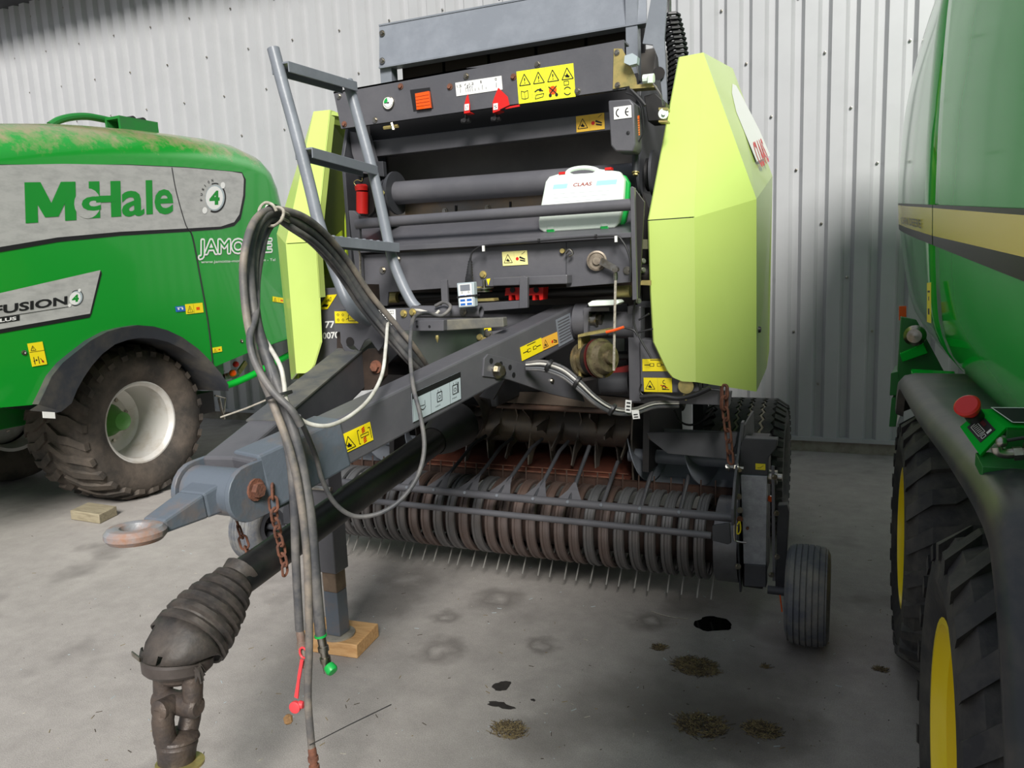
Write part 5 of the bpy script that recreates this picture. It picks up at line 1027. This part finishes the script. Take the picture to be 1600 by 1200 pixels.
# rear lugs of the drawbar
mb = MB(); mb.lathe(aY(912, 500, 3.16), (1, 0, 0), [(-.03, .075), (.03, .075)], grey, 24); mb.cyl(aY(912, 500, 3.12), aY(934, 499, 3.12), .026, steel, 16); mb.bolt(aY(934, 499, 3.12), (1, -.2, 0), .022, steel); mb.build('drawbar_pivot', rb)
mb = MB(); mb.prism(Pq([(912, 481), (952, 480), (952, 486), (920, 487), (918, 520), (950, 520), (950, 525), (912, 524)], 3.08), (0, .12, 0), grey); mb.build('pivot_bracket', rb, smooth=False)
# adjusting link plate
L0 = fA2(777, 579); L1 = aY(913, 622, 3.22); dl = (L1-L0); nL = V((dl.y, -dl.x, 0)).normalized(); fK = on(L0+nL*.004, nL)
mb = MB(); mb.prism([fK(755, 588), (fK(757, 560)), fK(763, 553), fK(785, 558), fK(848, 578), fK(905, 600), fK(914, 628), fK(903, 625), fK(862, 616), fK(795, 593)], -nL*.012, grey); lk = mb.build('link_plate', rb, smooth=False, bevel=.002)
for x, y in ((767.4, 564), (782.5, 569), (796.8, 574), (788, 583), (802.5, 586)): MB().lathe(fK(x, y)+nL*.0005, nL, [(0, .011), (.0006, .011), (.0006, 0)], ink, 16).build('link_hole', lk)
mb = MB(); mb.bolt(fK(777, 579), nL, .021, steel, h=.022); mb.build('pivot_nut', lk); MB().bolt(fK(862, 595), nL, .008, steel).build('bolt', lk)
plate('link_bracket', [(770, 625), (792, 588), (780, 585), (748, 620)], 2.9, .02, grey_d)
# clevis, hub, towing eye
hc = V((XC, 1.515, 1.03))
mb = MB(); mb.cyl(hc+V((-.085, 0, 0)), hc+V((.085, 0, 0)), .066, hitch_m, 32); mb.build('hitch_hub', rb)
for s in (-1, 1):
    X = XC+s*.088; pts = [V((X, hc.y+.078*math.cos(a), hc.z+.078*math.sin(a))) for a in [math.pi/2+i*math.pi/10 for i in range(11)]]+[V((X, 1.72, .955)), V((X, 1.72, 1.115))]
    MB().prism(pts, (s*.016, 0, 0), hitch_m).build('hitch_cheek', rb, bevel=.002)
MB().bolt(aX(399, 765, XC+.105), (1, 0, 0), .021, rust, h=.016).build('hitch_bolt', rb)
MB().prism([V((XC-.085, 1.58, .96)), V((XC+.085, 1.58, .96)), V((XC+.085, 1.72, 1.10)), V((XC-.085, 1.72, 1.10))], (0, .01, 0), hitch_m).build('hitch_web', rb)
eye = aX(212, 833, XC)
mb = MB(); P = hc+V((0, -.03, -.002)); Q = eye+V((0, .055, .0)); mb.beam(P, P.lerp(Q, .35), .105, .085, hitch_m, wd2=.09, ht2=.07); mb.beam(P.lerp(Q, .34), Q, .09, .07, hitch_m, wd2=.075, ht2=.035); mb.build('hitch_tongue', rb, smooth=False, bevel=.007)
mb = MB(); mb.lathe(eye, (0, .05, 1), [(-.019, .034), (-.021, .045), (-.017, .062), (-.006, .071), (.006, .071), (.016, .062), (.019, .048), (.016, .036), (.004, .0305), (-.008, .0305), (-.019, .034)], ring_m, 40, caps=False); mb.build('towing_eye', rb, label='rust worn towing eye')
# chains
_lm = {}
def link_mesh(L, Wd, r, m):
    k = (L, Wd, r, m.name)
    if k not in _lm:
        pts = []; n = 16; hl = L/2-Wd/2
        for i in range(n):
            a = 2*math.pi*i/n; pts.append(V((Wd/2*math.cos(a), 0, Wd/2*math.sin(a)+(hl if math.sin(a) > 0 else -hl))))
        mb = MB(); n6 = 6; vs = []; K = len(pts)
        for i, p in enumerate(pts):
            t = (pts[(i+1) % K]-pts[i-1]).normalized(); u = V((0, 1, 0)); w_ = t.cross(u)
            for j in range(n6): a = 2*math.pi*j/n6; vs.append(p+(u*math.cos(a)+w_*math.sin(a))*r)
        mb.add(vs, [(i*n6+j, i*n6+(j+1) % n6, ((i+1) % K)*n6+(j+1) % n6, ((i+1) % K)*n6+j) for i in range(K) for j in range(n6)], m)
        o = mb.build('chain_link'); _lm[k] = o.data; bpy.data.objects.remove(o)
    return _lm[k]
def chain(pts, L, Wd, r, m, parent, step=None):
    P = spline(pts, 12); dist = [0]
    for a, b_ in zip(P, P[1:]): dist.append(dist[-1]+(b_-a).length)
    st = step or (L-2.2*r); n = int(dist[-1]/st)
    for i in range(n+1):
        s = min(i*st, dist[-1]-1e-4); j = max(k for k in range(len(P)) if dist[k] <= s); j = min(j, len(P)-2); t = (s-dist[j])/(dist[j+1]-dist[j]); p = P[j].lerp(P[j+1], t); d = (P[j+1]-P[j]).normalized()
        o = bpy.data.objects.new('chain_link', link_mesh(L, Wd, r, m)); COL.objects.link(o); q = d.to_track_quat('Z', 'Y'); o.rotation_mode = 'QUATERNION'
        from mathutils import Quaternion
        o.rotation_quaternion = q @ Quaternion((0, 0, 1), (.6 if i % 2 else .6+math.pi/2)); o.location = p; o.parent = parent; o.matrix_parent_inverse = Matrix.Translation(-WL[parent.name])
chain([aX(426, 768, -1.455), aX(428, 800, -1.46), aX(436, 840, -1.49), aX(443, 875, -1.50), aX(446, 898, -1.51)], .045, .024, .0042, rust, rb)
chain([aX(365, 797, -1.66), aX(372, 820, -1.66), aX(380, 845, -1.63), aX(388, 866, -1.60)], .045, .024, .0036, rust, rb)
MB().box(-1.47, -1.445, 1.66, 1.70, .985, 1.03, rust).build('chain_lug', rb, bevel=.003)
chain([aY(1133, 612, 3.16), aY(1133, 640, 3.16), aY(1138, 680, 3.16), aY(1142, 722, 3.16)], .058, .030, .0052, rust, rb)
chain([aY(1131, 612, 3.17), aY(1130, 645, 3.17)], .058, .030, .0052, rust, rb)
mb = MB(); mb.cyl(aY(1134, 729, 3.2), aY(1162, 732, 3.2), .008, steel, 10); mb.bolt(aY(1139, 730, 3.2), (-1, -.2, 0), .013, steel); mb.bolt(aY(1153, 731, 3.19), (-1, -.2, 0), .014, steel); mb.build('chain_bolt', rb)

# ---- parking stand and its block
fp0 = aZ(529, 989, .068); SXp, SYp = fp0.x, fp0.y
mb = MB(); mb.box(SXp-.046, SXp+.046, SYp-.046, SYp+.046, .36, 1.05, grey); stn = mb.build('parking_stand', rb, bevel=.004)
mb = MB(); mb.box(SXp-.035, SXp+.035, SYp-.035, SYp+.035, .27, .36, mat('rusty_leg', '#7d6a58', .7, c2='#5a4a40', sc=12)); mb.box(SXp-.035, SXp+.035, SYp-.035, SYp+.035, .072, .27, hitch_m); mb.build('stand_leg', stn, bevel=.003)
MB().lathe((SXp, SYp, .062), (0, 0, 1), [(0, .072), (.008, .072), (.009, .069), (.009, 0)], mat('dusty_plate', '#a09a8e', .6, c2='#77726a', sc=14), 32).build('stand_foot', stn)
MB().beam(V((SXp, SYp, .92)), V((mx(eF.lerp(eR, .45).x), SYp+.05, .98)), .08, .08, grey).build('stand_mount', rb, smooth=False)
mb = MB(); mb.cyl(V((SXp-.05, SYp-.06, .74)), V((SXp+.07, SYp-.06, .74)), .010, steel, 10); mb.build('stand_pin', stn)
A, B_, C_ = aZ(463, 995, .062), aZ(557, 1008, .062), aZ(591, 974, .062); D_ = A+(C_-B_); h = V((0, 0, -.062))
ch = MB().hexa([A+h, B_+h, C_+h, D_+h, A, B_, C_, D_], wood_n).build('wood_block', bevel=.004); tag(ch, 'fresh yellow wooden block under the foot plate of the parking stand', 'block')

# ================================================================== drive shaft
ps = thing('drive_shaft', 'black telescopic drive shaft with torn rubber boot hanging below the drawbar', 'shaft', (XC, 1.6, .7))
S0 = V((XC+.0, 2.86, .925)); S1 = V((XC, 1.52, .755)); d = (S0-S1).normalized()
MB().lathe(S1, d, [(0, .050), (.02, .052), (.55, .052), (.56, .056), (1.2, .057), (1.42, .060)], tube_m, 32).build('guard_tube', ps)
MB().lathe(S1+d*1.1, d, [(.08, .060), (.12, .075), (.18, .09), (.26, .10), (.30, .105), (.30, .09), (.16, .08)], blk, 32, caps=False).build('shaft_boot', ps)
bx_ = V((XC, 1.335, .655)); db = (bx_-S1).normalized(); Lb = (bx_-S1).length
mb = MB(); prof = [(-.05, .053)]
rads = [.060, .075, .086, .094, .100, .103]
for i, r in enumerate(rads): t = Lb*(i/6.0)-.02; prof += [(t, r-.012), (t+.010, r), (t+.024, r+.002), (t+.030, r-.008)]
mb.lathe(S1, db, prof, rubm, 40, caps=False, jit=.018); mb.build('rubber_boot', ps)
dn = V((.01, -.16, -1)).normalized(); c0 = V((XC, 1.318, .655))
mb = MB(); nn = 40; rows = 6; vs = []; fs = []; ux = V((1, 0, 0)); vA = db.cross(ux).normalized(); vB = dn.cross(ux).normalized()
for j in range(rows):
    t = j/(rows-1)
    for i in range(nn):
        a = 2*math.pi*i/nn; pa = bx_-db*.025+(ux*math.cos(a)+vA*math.sin(a))*.100; pb = c0+dn*.008+(ux*math.cos(a)+vB*math.sin(a))*.089; r_ = pa.lerp(pb, t); cc = (bx_-db*.025).lerp(c0+dn*.008, t)
        vs.append(r_+(r_-cc).normalized()*(.010*math.sin(math.pi*t)+.004*math.sin(3*a)+random.uniform(-.002, .002)*(t > 0)))
for j in range(rows-1):
    for i in range(nn):
        ac = 2*math.pi*(i+.5)/nn; torn = (math.cos(ac-2.75) > .60+.12*math.sin(7*ac) and 1 <= j <= 3) or (random.random() < .10 and j > 3)
        if not torn: fs.append((j*nn+i, j*nn+(i+1) % nn, (j+1)*nn+(i+1) % nn, (j+1)*nn+i))
mb.add(vs, fs, rubm); to = mb.build('torn_boot_edge', ps, label='torn ragged rubber edge'); sd_ = to.modifiers.new('thick', 'SOLIDIFY'); sd_.thickness = .004
mb = MB()
for i in range(16):
    a = random.uniform(-.4, 1.2); p = c0+V((.085*math.cos(a)+.01, -.03+.03*math.sin(a), -.015)); q = p+V((random.uniform(-.005, .02), random.uniform(-.01, .01), random.uniform(-.045, -.02)))
    mb.beam(p, q, .016, .003, rubm, V((0, 1, 0)), wd2=.004, ht2=.002)
fr = mb.build('frayed_rubber', ps); fr['kind'] = 'stuff'
MB().lathe(c0+dn*.012, dn, [(0, .070), (0, .084), (.006, .089), (.030, .086), (.038, .078), (.040, .04)], mat('bearing_ring', '#4a4340', .5, c2='#352f2c', sc=9), 36).build('bearing_ring', ps)
MB().prism([c0+V((-.075, -.078, .012)), c0+V((-.03, -.092, .010)), c0+V((-.03, -.092, .022)), c0+V((-.075, -.078, .024))], (0, .004, 0), steel).build('ring_clip', ps)
yk = mat('joint_casting', '#403b3a', .5, .3, c2='#5a4e46', sc=14, bump=.35, bsc=50)
p0 = c0+dn*.05; mb = MB(); mb.lathe(p0, dn, [(0, .055), (.02, .050), (.03, .036)], yk, 24)
sx = V((1, 0, 0)); fy = dn.cross(sx).normalized()
for s in (-1, 1):
    a = p0+sx*s*.046; mb.tube([a, a+dn*.035+sx*s*.006, a+dn*.07+sx*s*.006, a+dn*.095], .026, yk, 12, rad=lambda t: .027-.004*t)
mb.lathe(p0+dn*.085-sx*.074, sx, [(0, .020), (.008, .028), (.03, .030), (.118, .030), (.140, .028), (.148, .020)], yk, 18)
mb.build('upper_yoke', ps)
p1 = p0+dn*.085; mb = MB()
for s in (-1, 1):
    a = p1+fy*s*.042; mb.tube([a, a+dn*.03+fy*s*.004, a+dn*.06, a+dn*.085-fy*s*.008], .027, yk, 12)
mb.lathe(p1-fy*.066, fy, [(0, .018), (.006, .027), (.126, .027), (.132, .018)], yk, 18)
mb.lathe(p1+dn*.075, dn, [(0, .036), (.012, .054), (.018, .056), (.022, .050), (.026, .050), (.032, .052), (.038, .050), (.05, .048), (.085, .045)], yk, 28)
mb.build('lower_yoke', ps); MB().lathe(p1-sx*.075, -sx, [(0, .012), (.003, .012), (.004, 0)], steel, 12).build('bearing_cap', ps)
MB().lathe(p1+dn*.150+V((.012, 0, 0)), dn, [(0, .04), (.001, .060), (.008, .060), (.010, .04)], brass, 28).build('lock_collar', ps); MB().cyl(p1+dn*.15, p1+dn*.20, .033, yk, 20).build('splined_sleeve', ps)
# gearbox bell at the rear of the shaft
mb = MB(); mb.lathe((XC, 2.90, .975), (0, 1, .12), [(0, .13), (.015, .135), (.10, .12), (.14, .10), (.17, .09), (.20, .09), (.25, .09)], mat('dark_bell', '#2a2726', .45, c2='#3a332f', sc=6), 36, caps=False); mb.build('gearbox_bell', rb)
MB().box(XC-.12, XC+.12, 3.08, 3.4, .98, 1.22, grey_d).build('gearbox', rb, bevel=.015)

# ================================================================== hoses
def hose(pts, r, m, name='hydraulic_hose', n=6, label=None): 
    return MB().tube(spline([aY(*p) for p in pts], n), r, m, 12).build(name, rb, label=label)
up_ = lambda dx, dy, dY=0: [(690, 612, 2.85), (666+dx*.3, 582+dy*.5, 2.62), (640+dx*.4, 550+dy, 2.48), (612+dx*.5, 518+dy, 2.42), (572+dx*.5, 470+dy, 2.32), (535+dx*.5, 415+dy, 2.2), (498+dx*.5, 372+dy, 2.05), (462+dx*.5, 346+dy, 1.92)]
h1 = hose(up_(0, 0)+[(428, 332, 1.82), (405, 345, 1.72), (391, 385, 1.66), (390, 440, 1.62), (399, 500, 1.60), (418, 560, 1.60), (440, 620, 1.58), (460, 680, 1.57), (474, 740, 1.57), (485, 810, 1.56), (491, 880, 1.56), (496, 940, 1.56), (501, 992, 1.56)], .0150, hose_m, label='thick grey hose ending in a coupler with green dust cap')
h2 = hose(up_(-14, 10)+[(432, 342, 1.84), (412, 352, 1.75), (400, 390, 1.70), (397, 440, 1.66), (402, 500, 1.62), (416, 555, 1.60), (430, 610, 1.58), (444, 670, 1.58), (455, 730, 1.57), (460, 800, 1.57), (462, 870, 1.57), (465, 930, 1.57), (468, 985, 1.57)], .0118, hose_m, label='dark hose ending in the coupler with the red cap')
h3 = hose(up_(14, -10)+[(424, 328, 1.8), (398, 345, 1.68), (383, 390, 1.6), (380, 440, 1.58), (388, 510, 1.56), (406, 580, 1.55), (430, 640, 1.54), (452, 700, 1.54), (468, 770, 1.54), (478, 850, 1.54), (482, 930, 1.54), (483, 1010, 1.54), (481, 1090, 1.54), (487, 1168, 1.54)], .0108, hose_dust, label='dusty hose reaching lowest, rusty end fitting')
h4 = hose(up_(4, 14)+[(436, 345, 1.86), (418, 362, 1.78), (408, 400, 1.72), (402, 440, 1.68), (400, 490, 1.6), (390, 530, 1.54), (400, 570, 1.52), (425, 610, 1.51), (455, 640, 1.52), (470, 665, 1.54)], .0095, hose_m)
h5 = hose([(466, 650, 1.55), (480, 680, 1.6), (494, 715, 1.7), (503, 748, 1.72), (522, 785, 1.75), (552, 806, 1.8), (590, 803, 1.85), (625, 782, 1.9), (652, 745, 1.95), (663, 700, 2.0), (657, 650, 2.05), (646, 605, 2.1), (641, 555, 2.2), (643, 510, 2.35), (650, 493, 2.5), (668, 489, 2.65), (690, 493, 2.7), (704, 480, 2.74), (694, 472, 2.76), (680, 478, 2.76)], .0072, hose_m, 'ribbed_cable', label='black conduit cable hanging in a loop over the drawbar')
h6 = hose([(418, 322, 1.84), (409, 345, 1.80), (403, 380, 1.74), (399, 410, 1.70)], .0055, white_c, 'white_cable')
h7 = hose([(408, 522, 1.66), (420, 540, 1.62), (438, 572, 1.56), (444, 600, 1.55), (448, 628, 1.55), (465, 652, 1.58), (490, 664, 1.62), (518, 664, 1.68), (550, 648, 1.78), (578, 622, 1.9), (597, 585, 2.05), (603, 540, 2.2), (606, 505, 2.4), (612, 488, 2.6), (632, 485, 2.7), (655, 485, 2.72), (678, 491, 2.72), (686, 486, 2.74)], .0062, white_c, 'white_cable', label='white cable looping over the drawbar')
for (x, y, Y) in ((428, 335, 1.8), (575, 478, 2.38), (585, 492, 2.42), (640, 548, 2.66)): MB().lathe(aY(x, y, Y), (aY(x+10, y+12 if x > 500 else y+1, Y+.05)-aY(x, y, Y)), [(-.005, .030), (.005, .030), (.005, .027)], blk, 14, caps=False).build('cable_tie', rb)
rp = lambda pts, name='rope': MB().tube(spline([aY(*p) for p in pts], 5), .0045, rope_m, 8).build(name, rb)
rp([(408, 345, 1.76), (405, 328, 1.76), (414, 317, 1.78), (426, 320, 1.78), (432, 330, 1.78)]); rp([(420, 353, 1.78), (430, 352, 1.78), (440, 343, 1.78), (443, 330, 1.8), (436, 324, 1.8), (426, 326, 1.8)])
rp([(442, 331, 1.82), (480, 348, 2.05), (515, 368, 2.35), (545, 384, 2.6), (561, 392, 2.75), (563, 420, 2.85), (564, 455, 2.9)]); rp([(440, 340, 1.82), (470, 356, 2.0), (512, 372, 2.32)])
rp([(549, 445, 2.8), (552, 436, 2.8), (560, 438, 2.8), (561, 450, 2.82), (565, 462, 2.82)])
hose([(488, 375, 2.1), (505, 368, 2.3), (516, 375, 2.4), (528, 395, 2.5), (540, 425, 2.6), (546, 445, 2.65)], .006, hose_m, 'cable')
MB().tube([aY(345, 652, 1.55), aY(385, 638, 1.55), aY(428, 620, 1.55)], .0025, rope_m, 6).build('cable_tie', rb)
MB().tube([aY(484, 1164, 1.53), aY(545, 1133, 1.50), aY(611, 1101, 1.47)], .0016, blk, 6).build('cable_tie', rb)
MB().lathe(aY(436, 618, 1.55), (.3, 0, -1), [(-.004, .036), (.004, .036), (.004, .033)], blk, 16, caps=False).build('cable_tie', rb)
# couplers
def coup(p, q, m0, parts, nm='hose_coupler', par=rb):
    p = aY(*p); q = aY(*q); d = q-p; L = d.length; mb = MB(); mb.lathe(p, d, [(0, .010), (L*.12, .012), (L*.32, .012), (L*.33, .015), (L*.45, .015), (L*.46, .011), (L*.6, .011), (L*.61, .015), (L*.75, .015), (L*.76, .012), (L, .011)], m0, 14); return mb.build(nm, par)
coup((501, 990, 1.56), (512, 1050, 1.56), steel, 0); MB().lathe(aY(501, 993, 1.56), (.1, 0, -1), [(-.003, .017), (.003, .017)], greenp, 18).build('dust_cap', rb, label='green cap')
mb = MB(); mb.lathe(aY(516, 1044, 1.55), (1, -.3, -.6), [(-.008, .015), (.008, .017), (.014, .014), (.015, 0)], greenp, 20); mb.build('dust_cap', rb, label='green dust cap')
coup((468, 984, 1.57), (479, 1042, 1.57), mat('rusty_steel', '#7c6256', .6, .4, c2='#9a9188', sc=20), 0)
mb = MB(); c = aY(474, 1020, 1.55); pts = [c+V((.0125*math.cos(a), 0, .0155*math.sin(a))) for a in [i*math.pi/10 for i in range(20)]]+[c+V((.0125, 0, 0))]
mb.tube(pts, .0032, redm, 8); capred = mat('red_rubber_cap', '#e0444a', .45); mb.mats[0] = capred
st_ = [aY(472, 1031, 1.55), aY(467, 1060, 1.55), aY(463, 1090, 1.55)]; mb.beam(st_[0], st_[1], .010, .004, capred, V((0, 1, 0))); mb.beam(st_[1], st_[2], .008, .004, capred, V((0, 1, 0)), wd2=.013)
mb.lathe(aY(461, 1105, 1.55), (.15, -1, .1), [(-.006, .017), (.004, .017), (.006, .013), (.006, 0)], capred, 20); mb.lathe(aY(468, 1101, 1.56), (1, .2, 0), [(0, .012), (.012, .010), (.013, 0)], capred, 16); mb.build('dust_cap', rb, label='red rubber dust cap on a strap')
mb = MB(); mb.lathe(aY(451, 1124, 1.56), (.3, -.2, -1), [(-.014, .006), (-.008, .012), (.008, .011), (.013, .006)], mat('dirt_clod', '#8a6a44', .95, c2='#5f4630', sc=40), 9, jit=.25); mb.build('dirt_plug', rb)
coup((487, 1166, 1.54), (493, 1215, 1.54), rust, 0)

# ================================================================== plastic case on the trough
cs = thing('plastic_case', 'pale translucent plastic case with green back and carry handle, standing behind the guard bar', 'case', aY(905, 364, 3.06))
YC = 3.045; q = Pq([(841, 345), (842, 358), (850, 363), (960, 356), (967, 348), (973, 320), (975, 280), (968, 268), (945, 265), (935, 264), (925, 270), (895, 272), (885, 268), (858, 276), (852, 284), (845, 320)], YC)
MB().prism(q, (0, .035, 0), caseg).build('front_shell', cs, bevel=.006)
MB().prism([p+V((.012, .036, -.012)) for p in q], (0, .03, 0), greenp).build('back_shell', cs, bevel=.005)
mb = MB(); hp = spline(Pq([(884, 272), (893, 265), (912, 262), (928, 264), (938, 269)], YC+.02), 5); mb.tube(hp, .009, caseg, 10); mb.build('handle', cs)
for x, y in ((878, 272), (950, 265)): MB().prism(Pq([(x-5, y+1), (x+5, y), (x+5, y-4), (x-5, y-3)], YC-.002), (0, .03, 0), redm).build('red_latch', cs)
for x, y in ((860, 359), (944, 354)): 
    MB().prism(Pq([(x-3, y+9), (x+9, y+8), (x+5, y-1), (x-7, y)], YC-.003), (0, .02, 0), greenp).build('latch', cs, bevel=.002)
    MB().prism(Pq([(x-4, y), (x+6, y-1), (x+4, y-7), (x-7, y-6)], YC-.003), (0, .006, 0), caseg).build('latch_tab', cs, bevel=.002)
mb = MB(); F_ = Frame(mb, *(aY(*p, YC-.001) for p in ((853, 331), (955, 325), (864, 286))), .0008); F_.rect(0, 0, 1, .95, mat('paper_white', '#f4f6f2', .6), 0); cy = mat('pale_cyan', '#a9d8dc', .5)
F_.rect(.02, .78, .22, .16, cy, 1); F_.rect(.68, .80, .3, .16, cy, 1); F_.text('CLAAS', .33, .82, .28, .12, mat('dull_red', '#9a3a30', .5), 2, .02)
for k in range(4): F_.rect(.05, .60-.14*k, .85, .012, greyst, 1)
mb.build('paper_insert', cs, smooth=False)

# ================================================================== things on the ground
def blob(name, px, rx, m, label, sy=.6, th=.0012, n=26, j=.25, cat='stain'):
    c = aZ(*px, 0); pts = []; ph = [random.uniform(0, 6.3) for _ in range(4)]
    for i in range(n):
        a = 2*math.pi*i/n; r = rx*(1+j*(.5*math.sin(2*a+ph[0])+.35*math.sin(3*a+ph[1])+.3*math.sin(5*a+ph[2])+.2*math.sin(9*a+ph[3]))); pts.append(V((c.x+r*math.cos(a), c.y+sy*r*math.sin(a), .0002)))
    o = MB().prism(pts, (0, 0, th), m).build(name, smooth=False); tag(o, label, cat, kind='stuff'); return o
blob('oil_puddle', (1114, 975), .078, oil, 'wet black oil puddle in front of the gauge wheel', .95, j=.18)
blob('oil_stain', (784, 1072), .030, damp, 'dark damp oil spot, upper one left of centre in the foreground', 1.3)
blob('oil_stain', (782, 1102), .045, damp, 'dark damp oil spot just below the upper one', .45, j=.4)
blob('oil_stain', (833, 1094), .009, damp, 'tiny dark oil drop right of the two damp spots', .8)
def straw(px, R, n, label, m=straw_m, L=(.006, .028), sy=.8):
    n = int(n*2.6)
    c = aZ(*px, 0); mb = MB()
    for i in range(n):
        a = random.uniform(0, 6.3); r = R*math.sqrt(random.random())*(1.25 if random.random() < .12 else 1); p = V((c.x+r*math.cos(a), c.y+sy*r*math.sin(a), .002+random.random()*.008*(1-r/R if r < R else 0)))
        b_ = random.uniform(0, 3.14); l = random.uniform(*L); q = p+V((l*math.cos(b_), l*math.sin(b_), random.uniform(-.001, .004))); mb.beam(p, q, .0014, .0010, m if random.random() < .6 else MATS['dark_straw'])
    o = mb.build('straw_litter', smooth=False); tag(o, label, 'straw', kind='stuff')
mat('dark_straw', '#3f352a', .9)
straw((1086, 1043), .085, 420, 'largest scattered pile of chopped straw below the oil puddle')
straw((1030, 1013), .028, 70, 'small straw wisp left of the oil puddle')
straw((795, 1142), .060, 220, 'straw patch below the damp oil spots')
straw((1095, 1135), .085, 300, 'dark matted straw patch at the bottom centre right')
straw((1190, 1142), .060, 220, 'straw clump at the bottom nearest the yellow rimmed wheel')
straw((1376, 1048), .020, 50, 'brown leaf crumbs beside the far yellow rimmed tyre')
straw((1195, 1043), .015, 20, 'few straw bits right of the largest straw pile')
c = MB()
for i in range(420):
    x, y = random.uniform(30, 1400), random.uniform(780, 1195); p = aZ(x, y, .0008)
    if abs(p.x) > 6: continue
    b_ = random.uniform(0, 3.14); l = random.choice((.004, .006, .01, .022)); q = p+V((l*math.cos(b_), l*math.sin(b_), 0)); c.beam(p, q, .0022, .0014, random.choice((straw_m, rope_m, MATS['dark_straw'], greyst)))
o = c.build('ground_litter', smooth=False); tag(o, 'tiny pale straw bits and grit scattered over the whole yard', 'litter', kind='stuff')
o = MB().tube(spline([aZ(1018, 955, .003), aZ(1040, 962, .006), aZ(1062, 966, .004), aZ(1076, 967, .003)], 4), .0016, rope_m, 6).build('straw_stalk'); tag(o, 'single long pale straw stalk left of the oil puddle', 'straw')
